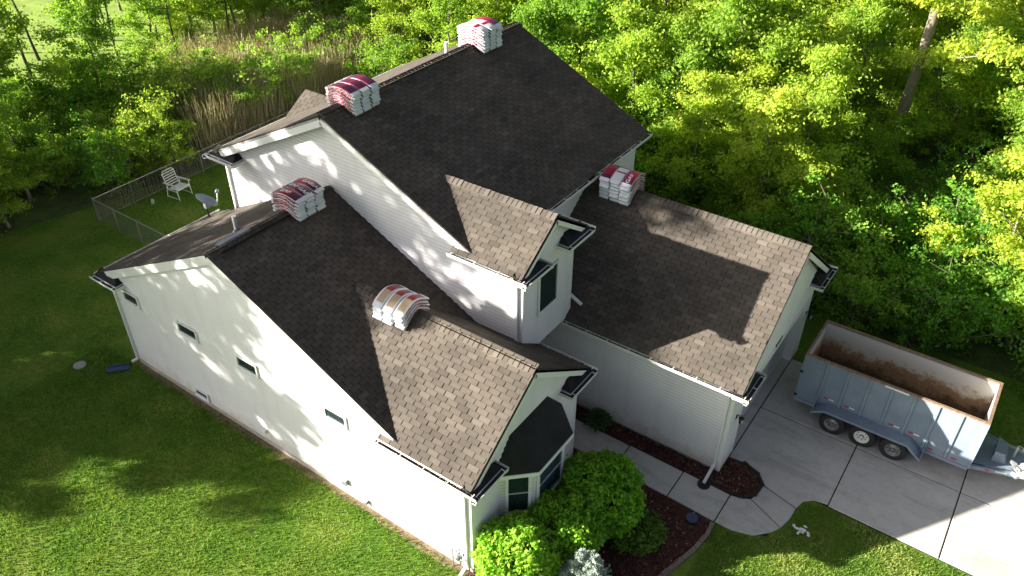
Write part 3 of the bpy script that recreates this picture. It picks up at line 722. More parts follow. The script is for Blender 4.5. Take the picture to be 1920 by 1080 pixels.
# ---- windows
def window(c, ud, nd, w, h, mat='glass', rail=False, fw=.05):
    c, ud, nd = Vector(c), Vector(ud), Vector(nd); mb = MB()
    def bx(mb_, u0, u1, z0, z1, o0, o1): mb_.hexa([c+ud*u+nd*o_+Z*z for z in (z0, z1) for u, o_ in ((u0, o0), (u1, o0), (u1, o1), (u0, o1))])
    bx(mb, -w/2-fw, w/2+fw, h/2, h/2+fw, .0, .065); bx(mb, -w/2-fw, w/2+fw, -h/2-fw, -h/2, .0, .065); bx(mb, -w/2-fw, -w/2, -h/2, h/2, .0, .065); bx(mb, w/2, w/2+fw, -h/2, h/2, .0, .065)
    f = obj('window', mb, 'trim', HOUSE)
    p_ = MB(); bx(p_, -w/2, w/2, -h/2, h/2, .002, .036); obj('pane', p_, mat, f)
    s_ = MB(); bx(s_, -w/2-fw-.02, w/2+fw+.02, -h/2-fw-.03, -h/2-fw, .0, .09); obj('sill', s_, 'trim', f)
    if rail:
        r_ = MB(); bx(r_, -w/2, w/2, -h/2, -h/2+.06, .033, .045); obj('sash_bar', r_, 'glass', f)
    return f
for x0, x1 in ((-12.72, -12.09), (-10.18, -9.44), (-7.70, -6.98), (-4.45, -3.78)):
    window(((x0+x1)/2, -.002, 2.92), X, -Y, x1-x0, .30)
window((-10.03, -.002, .42), X, -Y, .50, .16, fw=.06)
window((DXW+.012, 5.10, 4.94), Y, X, .80, 1.14, rail=True)
obj('entry_door', MB().box((MXF+.018, 5.0, .15), (MXF+.06, 5.95, 2.2)), 'porch', HOUSE)

# ---- downspouts
def spout(path, label=None, w=.075):
    mb = MB()
    for a, b in zip(path, path[1:]): mb.beam(a, b, w, .06, up=(1, 0, .01) if abs(Vector(b)[2]-Vector(a)[2]) > .5*(Vector(b)-Vector(a)).length else (0, 0, 1))
    return obj('downspout', mb, 'gutter', HOUSE)
spout([(-.14, -.30, 3.2), (-.14, -.06, 3.0), (-.14, -.06, .25), (-.14, -.42, .10)])
spout([(WB-.04, -.33, 3.3), (WB+.03, -.06, 3.05), (WB+.03, -.06, .22), (WB-.08, -.22, .14)])
spout([(MXB+.03, MY0-.40, 5.9), (MXB+.03, MY0-.06, 5.7), (MXB+.03, MY0-.06, 4.0)])
spout([(DXW-.14, DY_L-.45, 6.0), (DXW-.14, DY_L-.06, 5.85), (DXW-.14, DY_L-.06, 3.85), (DXW+.15, DY_L-.05, 3.62)])
spout([(DXW-.10, DY_R+.06, 5.9), (DXW-.10, DY_R+.06, 3.95), (DXW+.35, DY_R+.06, 3.72)])
spout([(3.42, 6.0, 3.15), (3.42, GY0-.06, 2.95), (3.42, GY0-.06, .32), (3.42, 5.68, .14)])
# ---- wall and roof fittings
obj('vent_pipe', MB().tube([(-8.62, 1.41, 5.75), (-8.62, 1.41, 6.32)], .06, 12), 'pipe', WR)
obj('pipe_boot', MB().lathe([(.16, 0), (.14, .03), (.07, .10), (.068, .12)], (-8.62, 1.41, 5.83), (-.3, 0, 1)), 'black', WR)
obj('vent_pipe', MB().tube([(-7.9, 9.35, 8.2), (-7.9, 9.35, 8.75)], .055, 12), 'plastic_white', MR)
obj('ridge_vent', MB().prism([(-7.70, .30, 6.24), (-7.80, .30, 6.33), (-7.98, .30, 6.30), (-7.98, .30, 6.20)], (0, .95, 0)), 'grey_metal', WR)
obj('ridge_flashing', MB().beam((-7.62, .22, 6.22), (-7.62, 2.35, 6.22), .05, .02), 'black', WR)
for (x, z, w_, h_, dd) in ((-7.24, .55, .10, .10, .08), (-4.15, .55, .16, .20, .10), (-3.44, .24, .10, .12, .10)):
    ut = obj('utility_box', MB().box((x-w_/2, -.02-dd, z-h_/2), (x+w_/2, -.005, z+h_/2)), 'grey_metal' if x > -7 else 'plastic_white', HOUSE)
    obj('box_lid', MB().box((x-w_/2-.01, -.03-dd, z+h_/2), (x+w_/2+.01, -.005, z+h_/2+.02)), 'plastic_white', ut)
mt_ = obj('gas_meter', MB().lathe([(0, -.06), (.09, -.05), (.1, 0), (.09, .05), (0, .06)], (-.33, -.16, .55), (0, 1, 0), 14), 'grey_metal', HOUSE, smooth=True)
obj('riser_pipe', MB().tube([(-.52, -.12, 0), (-.52, -.12, .72), (-.42, -.12, .74), (-.36, -.14, .66)], .018, 8), 'grey_metal', mt_)
obj('riser_pipe', MB().tube([(-.24, -.12, 0), (-.24, -.12, .58)], .018, 8), 'grey_metal', mt_)
for x in (1.35, 2.05):
    sp = obj('hose_spigot', MB().tube([(x, GY0, .42), (x, GY0-.10, .42), (x, GY0-.13, .36)], .014, 8), 'pipe', HOUSE)
    obj('spigot_handle', MB().tube([(x-.04, GY0-.08, .46), (x+.04, GY0-.08, .46)], .01, 6), 'pipe', sp)
def wall_lamp(p, n):
    p, n = Vector(p), Vector(n)
    l = obj('wall_lamp', MB().lathe([(.0, 0), (.06, 0), (.06, .02), (.0, .02)], p, n, 12), 'black', HOUSE)
    q = p+n*.14
    obj('lamp_bracket', MB().tube([p, p+n*.08+Z*.1, q+Z*.13, q+Z*.06], .012, 6), 'black', l)
    lt = obj('lantern', MB().lathe([(.0, .08), (.05, .05), (.085, .02), (.07, 0), (.055, -.16), (.02, -.19), (0, -.19)], q, (0, 0, 1), 6), 'black', l)
    obj('lamp_glass', MB().lathe([(.062, -.01), (.05, -.14)], q+n*.012, (0, 0, 1), 6), 'pipe', l)
wall_lamp((GX+.02, 6.86, 1.75), X); wall_lamp((GX+.02, 12.35, 1.75), X)
pl = obj('porch_lantern', MB().lathe([(0, .1), (.05, .08), (.11, .02), (.1, 0), (.07, -.2), (0, -.22)], (-1.75, 5.72, 2.95), (0, 0, 1), 8), 'black', HOUSE)
obj('lantern_chain', MB().tube([(-1.75, 5.72, 3.04), (-1.75, 5.72, 3.27)], .01, 6), 'black', pl)
# ---------------------------------------------------------------- wrapped shingle bundles stacked over the ridges
BL, BW, BT = .98, .325, .078
FONT_MESH = None
def text_mesh(body):
    cu_ = bpy.data.curves.new('lettering', 'FONT'); cu_.body = body; cu_.size = .17; cu_.align_x = 'CENTER'; cu_.align_y = 'CENTER'; cu_.offset = .004
    to = bpy.data.objects.new('lettering', cu_); COL.objects.link(to)
    bpy.context.view_layer.update()
    me = bpy.data.meshes.new_from_object(to.evaluated_get(bpy.context.evaluated_depsgraph_get()))
    V_ = [tuple(v.co) for v in me.vertices]; F_ = [tuple(p.vertices) for p in me.polygons]
    bpy.data.objects.remove(to); bpy.data.meshes.remove(me); return V_, F_
GAF = text_mesh('GAF')
def bend(s, pitch, rr): return -pitch*(math.sqrt(s*s+rr*rr)-rr)
BMESH = {}
def bundle_mesh(pitch, layer, top, seed):
    key = (pitch, layer, top, seed)
    if key in BMESH: return BMESH[key]
    r = random.Random(seed*31+layer); n = 10; rr = .05+.06*layer
    vs_, fs_, mi, uvs = [], [], [], []
    prof = [(-.5, .14), (-.5, .80), (-.44, 1.0), (-.15, 1.02), (.15, 1.02), (.44, 1.0), (.5, .80), (.5, .14), (.44, 0), (-.44, 0)]
    k = len(prof); sag = r.uniform(-.006, .006)
    for i in range(n+1):
        s = -BL/2+BL*i/n; z0 = bend(s, pitch, rr)
        sl = -pitch*s/math.sqrt(s*s+rr*rr); ln = math.sqrt(1+sl*sl); nx, nz = -sl/ln, 1/ln
        endf = 1 if 0 < i < n else .86
        for (y, h) in prof:
            hh = (h-.5)*endf*BT+.5*BT+sag*math.sin(i*1.7)
            vs_.append((s/ (1+.05*abs(sl))+nx*hh, y*BW*endf+(0 if 0 < i < n else 0), z0+nz*hh))
    for i in range(n):
        for j in range(k):
            j2 = (j+1) % k; fs_.append((i*k+j, (i+1)*k+j, (i+1)*k+j2, i*k+j2))
            if 1 <= j <= 5:
                mi.append(0 if 0 < i < n-1 else 2); va, vb = prof[j][0]+.5, prof[j2][0]+.5
            else:
                mi.append(1 if j in (0, 6) else 2); va, vb = .2, .8
            uvs.append([(i/n, va), ((i+1)/n, va), ((i+1)/n, vb), (i/n, vb)])
    for ring, rev in ((0, False), (n, True)):
        f = tuple(ring*k+j for j in range(k)); fs_.append(f if not rev else tuple(reversed(f))); mi.append(2); uvs.append([(0, 0)]*k)
    me = bpy.data.meshes.new('shingle_bundle'); me.from_pydata(vs_, [], fs_)
    for nm_ in (top, 'wrap_side', 'wrap_end'): me.materials.append(M[nm_])
    me.polygons.foreach_set('material_index', mi)
    ul = me.uv_layers.new(name='wrap'); flat = [c for f in uvs for q in f for c in q]; ul.data.foreach_set('uv', flat)
    me.polygons.foreach_set('use_smooth', [m_ == 0 for m_ in mi]); me.update()
    BMESH[key] = me; return me
ORD = ['bottom', 'second', 'third', 'fourth', 'fifth', 'sixth', 'seventh']
def stack(c, along_x, pitch, layers, tops, where, sides, seed, letters, ncol=3, skew_top=None):
    """c = point on the ridge; ncol bundles side by side along the ridge, each bent over it"""
    r = random.Random(seed)
    for L_ in range(layers):
        ncur = ncol
        for q in range(ncur):
            lay = 'top' if L_ == layers-1 else ORD[L_]
            me = bundle_mesh(pitch, L_, tops[(q+L_*2) % len(tops)] if L_ < layers-1 else tops[q % len(tops)], (seed+q+L_) % 3)
            o = bpy.data.objects.new('shingle_bundle', me); COL.objects.link(o)
            off = (q-(ncur-1)/2)*(BW+.008)+r.uniform(-.012, .012); jit = r.uniform(-.03, .03)
            ang = r.uniform(-.03, .03)
            if skew_top and L_ == layers-1: ang += skew_top[q]
            z = c[2]+.034+L_*(BT+.002)
            if along_x: o.location = (c[0]+off, c[1]+jit, z); o.rotation_euler = (0, 0, math.pi/2+ang)
            else: o.location = (c[0]+jit, c[1]+off, z); o.rotation_euler = (0, 0, ang)
            layer_txt = 'top layer' if lay == 'top' else lay+' layer'
            o['label'] = f'shingle bundle in {layer_txt}, {sides[q]}, on {where}'
            o['category'] = 'shingle bundle'; o['group'] = f'shingle bundles stacked on {where}'
            if L_ == layers-1 and q in letters:
                for uoff in letters[q]:
                    rr = .05+.06*L_; mb = MB(); pts = []
                    for (tx, ty, tz) in GAF[0]:
                        s = uoff+tx; sl = -pitch*s/math.sqrt(s*s+rr*rr); ln = math.sqrt(1+sl*sl)
                        pts.append((s/(1+.05*abs(sl))+(-sl/ln)*(BT*1.02+.004), ty*.9, bend(s, pitch, rr)+(BT*1.02+.004)/ln))
                    mb.add(pts, GAF[1]); obj('lettering', mb, 'letter', o, world=False)
stack((-7.81, 2.88, 6.285), False, .493, 6, ['wrap_red', 'wrap_plum', 'wrap_red'], 'lower wing ridge', ['end nearest gable', 'middle', 'end nearest tall wall'], 1, {0: [-.05], 1: [-.1, .25], 2: [.05, .3]}, skew_top=(.08, -.05, .03))
stack((-7.49, 4.95, 8.55), False, .487, 6, ['wrap_plum', 'wrap_plum', 'wrap_plum'], 'left end of main ridge', ['end nearest gable', 'middle', 'end away from gable'], 2, {})
stack((-7.49, 10.50, 8.55), False, .487, 7, ['wrap_white', 'wrap_white', 'wrap_red'], 'far end of main ridge', ['end nearest vent pipe', 'middle', 'end at far gable'], 3, {})
stack((-3.80, 2.25, 5.055), True, .698, 4, ['wrap_orange', 'wrap_orange', 'wrap_orange'], 'front cross gable ridge', ['end nearest valley', 'middle', 'end nearest front gable'], 4, {})
stack((-1.70, 9.48, 5.783), True, .729, 6, ['wrap_red', 'wrap_white', 'wrap_red'], 'garage ridge', ['end nearest house wall', 'middle', 'end nearest driveway'], 5, {2: [-.22], 0: []})

# ---------------------------------------------------------------- dump trailer on the driveway
T = empty('trailer', (6.7, 10.8, 0), 'grey steel three axle dump trailer with rust stained open bed on the driveway', 'trailer')
TX0, TX1, TY0, TY1, TZ0, TZ1 = 4.34, 9.06, 9.90, 11.74, .55, 2.15
mb = MB(); mb.box((TX0, TY0, TZ0), (TX1, TY0+.03, TZ1)); side = obj('side_panel', mb, 'tpaint', T)
mb = MB(); mb.box((TX0, TY1-.03, TZ0), (TX1, TY1, TZ1)); side2 = obj('side_panel', mb, 'tpaint', T)
mb = MB(); mb.box((TX1-.03, TY0+.031, TZ0), (TX1, TY1-.031, TZ1-.002)); fr_ = obj('front_panel', mb, 'tpaint', T)
mb = MB(); mb.box((TX0-.03, TY0, TZ0-.03), (TX0-.002, TY1, TZ1-.05)); tg = obj('tailgate', mb, 'tpaint', T)
for y in (TY0+.25, TY1-.25):
    obj('gate_hinge', MB().box((TX0-.06, y-.05, TZ1-.16), (TX0-.03, y+.05, TZ1-.04)), 'black', tg)
for z in (.62, 1.5): obj('gate_latch', MB().box((TX0-.05, TY0-.03, z), (TX0+.04, TY0-.002, z+.06)), 'black', tg)
mb = MB(); mb.box((TX0+.03, TY0+.04, TZ0+.12), (TX1-.04, TY1-.04, TZ0+.15))
mb.box((TX0+.032, TY0+.031, TZ0+.15), (TX1-.042, TY0+.038, TZ1-.03)); mb.box((TX0+.032, TY1-.038, TZ0+.15), (TX1-.042, TY1-.031, TZ1-.03))
mb.box((TX1-.04, TY0+.038, TZ0+.15), (TX1-.032, TY1-.038, TZ1-.03)); mb.box((TX0+.0, TY0+.038, TZ0+.15), (TX0+.03, TY1-.038, TZ1-.06))
obj('bed_lining', mb, 'tbed', T)
mb = MB(); mb.box((TX0-.03, TY0-.03, TZ1), (TX1+.03, TY0+.05, TZ1+.05)); mb.box((TX0-.03, TY1-.05, TZ1), (TX1+.03, TY1+.03, TZ1+.05)); mb.box((TX1-.05, TY0+.051, TZ1+.001), (TX1+.03, TY1-.051, TZ1+.048)); mb.box((TX0-.03, TY0+.051, TZ1-.03), (TX0+.02, TY1-.051, TZ1+.02))
obj('top_rim', mb, 'rust', T)
for x in (4.98, 5.56, 6.14, 6.72, 7.30, 7.88, 8.46):
    for (y, s) in ((TY0, -1), (TY1, 1)):
        w_ = .055
        obj('side_rib', MB().hexa([(x-w_, y, TZ0+.02), (x+w_, y, TZ0+.02), (x+w_*.6, y+s*.045, TZ0+.02), (x-w_*.6, y+s*.045, TZ0+.02), (x-w_, y, TZ1-.002), (x+w_, y, TZ1-.002), (x+w_*.6, y+s*.045, TZ1-.03), (x-w_*.6, y+s*.045, TZ1-.03)]), 'tpaint', side if s < 0 else side2)
for y in (TY0, TY1): obj('corner_post', MB().box((TX1-.01, y-.035, TZ0-.02), (TX1+.035, y+.035, TZ1)), 'tpaint', T)
obj('bottom_rail', MB().box((TX0-.02, TY0-.025, TZ0-.10), (TX1, TY0+.06, TZ0-.002)).box((TX0-.02, TY1-.06, TZ0-.10), (TX1, TY1+.025, TZ0-.002)), 'tpaint', T)
for y in (10.3, 11.34): obj('chassis_rail', MB().box((4.4, y-.04, .34), (9.4, y+.04, .46)), 'black', T)
FZ = .80
for (ya, yb) in ((TY0-.002, 9.50), (TY1+.002, 12.14)):
    mb = MB(); P_ = [(4.93, .60), (5.28, FZ), (7.52, FZ), (7.95, .46)]
    for (xa, za), (xb, zb) in zip(P_, P_[1:]):
        mb.hexa([(xa, ya, za-.012), (xb, ya, zb-.012), (xb, yb, zb-.012), (xa, yb, za-.012), (xa, ya, za), (xb, ya, zb), (xb, yb, zb), (xa, yb, za)])
        mb.hexa([(xa, yb-.006, za-.07), (xb, yb-.006, zb-.07), (xb, yb+.006, zb-.07), (xa, yb+.006, za-.07), (xa, yb-.006, za+.001), (xb, yb-.006, zb+.001), (xb, yb+.006, zb+.001), (xa, yb+.006, za+.001)])
    fd = obj('fender', mb, 'tpaint', T)
    sgn = -1 if yb < ya else 1
    for x in (4.95, 7.93): obj('fender_gusset', MB().prism([(x, ya, .60 if x < 6 else .47), (x, ya, 1.25 if x < 6 else 1.0), (x, yb, .62 if x < 6 else .48)], (.012, 0, 0)), 'tpaint', fd)
def wheel(x, y, s, rim):
    w = obj('wheel', MB().lathe([(.02, -.08), (.06, -.08), (.06, .09), (.02, .09)], (x, y, .37), (0, s, 0), 10), 'black', T)
    obj('tyre', MB().lathe([(.20, -.095), (.235, -.11), (.32, -.115), (.358, -.09), (.37, -.05), (.37, .05), (.358, .09), (.32, .115), (.235, .11), (.20, .095)], (x, y, .37), (0, s, 0), 36), 'rubber', w, smooth=True)
    rm = MB().lathe([(.215, .09), (.205, .105), (.19, .095), (.18, .04), (.17, .028), (.085, .035), (.075, .055), (.05, .062), (.045, .10), (.0, .105)], (x, y, .37), (0, s, 0), 32)
    obj('rim', rm, rim, w, smooth=True)
    hl = MB()
    for k in range(8):
        a = k*math.pi/4+.2; c = Vector((x+.135*math.cos(a), y+s*.034, .37+.135*math.sin(a))); hl.lathe([(0, 0), (.018, 0), (.018, .006), (0, .006)], c, (0, s, 0), 8)
    obj('rim_holes', hl, 'black', w, kind='stuff')
    lg = MB()
    for k in range(6):
        a = k*math.pi/3; c = Vector((x+.062*math.cos(a), y+s*.058, .37+.062*math.sin(a))); lg.lathe([(.009, 0), (.009, .014), (0, .014)], c, (0, s, 0), 6)
    obj('lug_nuts', lg, 'black' if rim == 'rim_white' else 'rim', w, kind='stuff')
for i, x in enumerate((5.56, 6.40, 7.24)):
    wheel(x, 9.66, -1, 'rim_white' if i == 1 else 'rim'); wheel(x, 11.98, 1, 'rim')
    obj('axle', MB().tube([(x, 9.7, .37), (x, 11.95, .37)], .04, 10), 'black', T)
for x, kind in ((5.10, 2), (5.68, 2), (6.9, 2), (7.42, 2), (8.0, 1), (8.6, 1)):
    z = .66 if kind == 2 else .60
    zz = .90 if kind == 2 else .62
    a = obj('reflector_tape', MB().box((x, TY0-.006, zz), (x+.14, TY0-.003, zz+.045)), 'reflect_red', T)
    if kind == 2: obj('reflector_tape', MB().box((x+.141, TY0-.006, zz), (x+.29, TY0-.003, zz+.045)), 'reflect_white', T)
obj('reflector_tape', MB().box((6.50, TY0-.036, TZ1-.035), (7.12, TY0-.031, TZ1+.02)), 'reflect_white', T)
mb = MB()
mb.beam((9.06, 10.03, .50), (11.1, 10.72, .50), .07, .13); mb.beam((9.06, 11.60, .50), (11.1, 10.91, .50), .07, .13); mb.box((11.0, 10.71, .44), (11.35, 10.92, .58))
tn_ = obj('tongue', mb, 'tpaint', T)
obj('tongue_tape', MB().beam((9.68, 10.205, .51), (9.95, 10.296, .51), .012, .05), 'tape_green', tn_); obj('tongue_tape', MB().beam((9.44, 10.124, .51), (9.55, 10.161, .51), .012, .05), 'reflect_red', tn_)
obj('deck_plate', MB().prism([(9.06, 10.1, .57), (10.7, 10.64, .57), (10.7, 10.98, .57), (9.06, 11.5, .57)], (0, 0, .012)), 'tpaint', tn_)
pb = obj('pump_box', MB().hexa([(9.5, 10.48, .585), (9.85, 10.56, .585), (9.85, 11.05, .585), (9.5, 11.12, .585), (9.52, 10.50, .92), (9.75, 10.58, .86), (9.75, 11.03, .86), (9.52, 11.10, .92)]), 'tpaint', T)
obj('box_lid', MB().hexa([(9.5, 10.47, .921), (9.77, 10.56, .865), (9.77, 11.05, .865), (9.5, 11.13, .921), (9.5, 10.47, .94), (9.77, 10.56, .885), (9.77, 11.05, .885), (9.5, 11.13, .94)]), 'tpaint', pb)
jk = obj('tongue_jack', MB().tube([(9.98, 10.98, .05), (9.98, 10.98, .95)], .035, 10), 'pipe', T)
obj('jack_crank', MB().tube([(9.98, 10.98, .95), (9.98, 10.98, 1.0), (10.1, 10.92, 1.02), (10.11, 10.92, .9)], .013, 6), 'pipe', jk); obj('jack_foot', MB().box((9.90, 10.90, .046), (10.06, 11.06, .06)), 'black', jk)
obj('coupler', MB().lathe([(0, .1), (.06, .09), (.075, 0), (.06, -.06), (0, -.07)], (11.42, 10.81, .53), (0, 0, 1), 12), 'pipe', T, smooth=True)
obj('breakaway_cable', MB().tube([(10.2, 10.78, .6), (10.3, 10.66, .62), (10.42, 10.68, .61), (10.4, 10.8, .6), (10.25, 10.8, .6)], .012, 6), 'black', T)
def scrap(name, c, n, rad, mat, tag, seed):
    r = random.Random(seed); mb = MB(); c = Vector(c)
    for k in range(n):
        p = c+Vector((r.gauss(0, rad*.6), r.gauss(0, rad*.4), r.uniform(0, .03))); q = []
        for j in range(5):
            a = j*1.257+r.uniform(-.4, .4); q.append(p+Vector((math.cos(a), math.sin(a), 0))*r.uniform(.02, .07)+Z*r.uniform(-.01, .03))
        mb.add(q+[p+Z*.02], [(j, (j+1) % 5, 5) for j in range(5)])
    return obj(name, mb, mat, tag=tag)
# crumpled white plastic on the coupler
def crumple(name, c, n, rad, flat, mat, tag, seed):
    r = random.Random(seed); mb = MB()
    for k in range(n):
        a = r.uniform(0, 2*math.pi); d_ = Vector((math.cos(a), math.sin(a), r.uniform(-.1, .5)*flat)); sd_ = d_.cross(Z).normalized(); l = rad*r.uniform(.5, 1.1); w_ = rad*r.uniform(.18, .32)
        p = Vector(c); q = [p-sd_*w_*.5, p+sd_*w_*.5, p+d_*l*.5+sd_*w_+Z*r.uniform(0, .06)*flat*2, p+d_*l+sd_*w_*.5+Z*r.uniform(-.02, .04), p+d_*l*.95-sd_*w_*.6, p+d_*l*.5-sd_*w_+Z*r.uniform(-.02, .08)*flat*2]
        mb.add(q, [(0, 1, 2, 5), (5, 2, 3, 4)])
    return obj(name, mb, mat, tag=tag)
crumple('plastic_wrap', (10.22, 10.46, .64), 10, .36, 1.0, 'plastic_white', ('crumpled white plastic draped over the trailer hitch', 'plastic wrap'), 5)
scrap('plastic_scrap', (6.09, 5.76, .06), 22, .15, 'plastic_white', ('scrap of white plastic lying on the shaded lawn beside the driveway', 'scrap'), 9)
# ---------------------------------------------------------------- small yard things
lid = empty('utility_cover', (-14.66, -1.22, 0), 'pale round utility cover in the dark lawn left of the house', 'utility cover')
obj('rim', MB().lathe([(.19, 0), (.19, .05), (.16, .055)], (-14.66, -1.22, 0), (0, 0, 1), 20), 'foundation', lid); obj('cover', MB().lathe([(.16, .05), (.10, .062), (0, .066)], (-14.66, -1.22, 0), (0, 0, 1), 20), 'cover', lid)
sb = empty('splash_block', (-13.35, -.50, 0), 'blue grey splash block on the grass at the back left house corner', 'splash block')
obj('trough', MB().beam((-13.32, -.36, .03), (-13.75, -.86, .03), .26, .03), 'blue_plastic', sb)
for s in (-1, 1): obj('side_wall', MB().beam((-13.32+s*.10, -.36-s*.086, .065), (-13.75+s*.10, -.86-s*.086, .065), .035, .05), 'blue_plastic', sb)
sp2 = empty('splash_block', (3.42, 5.72, 0), 'round dark splash block under the garage downspout beside the walk', 'splash block')
obj('dish', MB().lathe([(0, .055), (.10, .055), (.15, .085), (.17, .075), (.17, .044)], (3.42, 5.70, 0), (0, 0, 1), 16), 'gutter_in', sp2)
gl = empty('garden_ornament', (3.65, 4.46, 0), 'small blue garden ornament on the mulch beside the walk', 'ornament')
obj('bowl', MB().lathe([(.03, .02), (.05, .05), (.13, .09), (.16, .13), (.15, .135), (.10, .10), (0, .09)], (3.65, 4.46, 0), (0, 0, 1), 16), 'blue_plastic', gl, smooth=True)
obj('foot', MB().lathe([(.0, .018), (.07, .018), (.05, .03), (.03, .05)], (3.65, 4.46, 0), (0, 0, 1), 16), 'blue_plastic', gl)
# satellite dish at the back eave of the wing
sdh = empty('satellite_dish', (-13.1, 3.5, 3.65), 'dark grey satellite dish on a bent mast at the wing back eave', 'satellite dish')
mast = obj('mast', MB().tube([(-13.1, 3.50, 3.62), (-13.14, 3.50, 3.85), (-13.14, 3.48, 4.15)], .03, 10), 'black', sdh)
dc = Vector((-13.14, 3.52, 4.22)); ax_ = (cr*.50+cu*.80-cf*.30).normalized()
obj('reflector', MB().lathe([(0, 0), (.14, .012), (.25, .045), (.35, .09), (.36, .085), (.25, .03), (.14, -.004), (0, -.015)], dc, ax_, 28), 'dish', sdh, smooth=True)
lnb = dc+cr*.30+cu*.24+ax_*.12
obj('feed_arm', MB().tube([dc+(cr*.85-cu*.5)*.30+ax_*.05, dc+(cr*.85-cu*.5)*.32+ax_*.22, lnb-cu*.05], .016, 8), 'pipe', sdh)
obj('feed_horn', MB().lathe([(0, -.07), (.05, -.06), (.06, .02), (.04, .07), (0, .08)], lnb, -ax_, 12), 'dish', sdh, smooth=True)
obj('bracket', MB().box((-13.20, 3.44, 4.02), (-13.08, 3.62, 4.18)), 'grey_metal', sdh)
# lawn chair
CH = empty('lawn_chair', (-21.2, 7.38, 0), 'white slatted lawn chair on the back lawn near the fence', 'chair')
CH.rotation_euler = (0, 0, R(6)); 
def ch(name, mb_): return obj(name, mb_, 'plastic_white', CH, world=False)
for s in (-1, 1):
    ch('leg', MB().tube([(.36, s*.34, 0), (.30, s*.34, .64)], .017, 8)); ch('leg', MB().tube([(-.36, s*.34, 0), (-.22, s*.34, .64)], .017, 8))
    ch('armrest', MB().hexa([(-.42, s*.34-.03, .64), (.40, s*.34-.03, .66), (.40, s*.34+.03, .66), (-.42, s*.34+.03, .64), (-.42, s*.34-.03, .67), (.40, s*.34-.03, .70), (.40, s*.34+.03, .70), (-.42, s*.34+.03, .67)]))
    ch('foot_rail', MB().tube([(-.34, s*.34, .06), (.34, s*.34, .06)], .014, 8))
ch('back_frame', MB().tube([(-.24, -.30, .38), (-.42, -.30, 1.02), (-.45, -.22, 1.10), (-.45, .22, 1.10), (-.42, .30, 1.02), (-.24, .30, .38)], .018, 8))
for k in range(6):
    z = .50+k*.10; x = -.27-.16*(z-.38)/.6; ch('back_slat', MB().box((x-.012, -.29, z-.016), (x+.012, .29, z+.016)))
for k in range(6):
    x = -.20+k*.095; ch('seat_slat', MB().box((x-.03, -.32, .40+.012*k), (x+.03, .32, .42+.012*k)))
ch('seat_frame', MB().box((-.26, -.335, .365), (.33, -.305, .40)).box((-.26, .305, .365), (.33, .335, .40)).box((.31, -.304, .43), (.34, .304, .47)))
pot = empty('jug', (-21.55, 6.3, 0), 'small pale jug standing on the back lawn by the fence', 'jug')
obj('body', MB().lathe([(0, 0), (.06, 0), (.075, .03), (.075, .16), (.03, .21), (.028, .24), (0, .245)], (-21.55, 6.3, 0), (0, 0, 1), 14), 'cover', pot, smooth=True); obj('cap', MB().lathe([(.032, .24), (.032, .265), (0, .27)], (-21.55, 6.3, 0), (0, 0, 1), 12), 'blue_plastic', pot)
# ---------------------------------------------------------------- back yard fence
F = empty('fence', (-21.6, 4.0, 0), 'grey metal yard fence behind the house with pickets along the back', 'fence')
FY = 4.22; FH = 1.0
FXc = -22.12
px_ = [4.22, 5.87, 7.6, 9.3, 11.0, 12.7, 14.4, 16.1, 17.8]
for y in px_: obj('post', MB().tube([(FXc, y, 0), (FXc, y, FH+.06)], .026, 8), 'fence', F)
for x in (-20.75, -19.25, -17.6, -15.9): obj('post', MB().tube([(x, FY, 0), (x, FY, FH+.05)], .026, 8), 'fence', F)
obj('top_rail', MB().tube([(FXc, FY, FH), (FXc, 18, FH)], .023, 8), 'fence', F); obj('top_rail', MB().tube([(FXc, FY, FH), (-13.9, FY, FH)], .023, 8), 'fence', F)
obj('bottom_rail', MB().tube([(FXc, FY, .1), (FXc, 18, .1)], .012, 6), 'fence', F)
pk = []
for k in range(4):
    mb = MB(); h_ = (.96, .92, .97, .80)[k]; mb.hexa([(-.006, -.013, .08), (.006, -.013, .08), (.006, .013, .08), (-.006, .013, .08), (-.006, -.010, h_), (.006, -.010, h_), (.006, .010, h_), (-.006, .010, h_)])
    me = bpy.data.meshes.new('picket'); me.from_pydata(mb.v, [], mb.f); me.materials.append(M['picket']); pk.append(me)
y = 4.4
while y < 17.8:
    o = bpy.data.objects.new('picket', rnd.choice(pk)); COL.objects.link(o); o.parent = F
    o.location = Vector((FXc+.045, y, 0))-ORG_AT[F.name]; o.rotation_euler = (rnd.uniform(-.03, .03), 0, rnd.uniform(-.2, .2)); y += .115+rnd.uniform(-.03, .06)
def mesh_wire(a, b, h, pitch=.075):
    a, b = Vector(a), Vector(b); L_ = (b-a).length; d_ = (b-a)/L_; mb = MB(); r_ = .0022
    for sgn in (1, -1):
        k = -h
        while k < L_:
            s0, z0, s1, z1 = k, 0, k+h, h
            if s0 < 0: z0 = -s0; s0 = 0
            if s1 > L_: z1 = h-(s1-L_); s1 = L_
            if z1 > z0:
                p, q = (s0, z0), (s1, z1)
                if sgn < 0: p, q = (L_-s0, z0), (L_-s1, z1)
                A, B = a+d_*p[0]+Z*p[1], a+d_*q[0]+Z*q[1]; mb.beam(A, B, r_*2, r_*2)
            k += pitch
    obj('chain_link', mb, 'wire', F, kind='stuff')
mesh_wire((FXc, FY, .05), (-13.9, FY, .05), FH-.07); mesh_wire((FXc-.04, FY, .05), (FXc-.04, 18, .05), FH-.07)
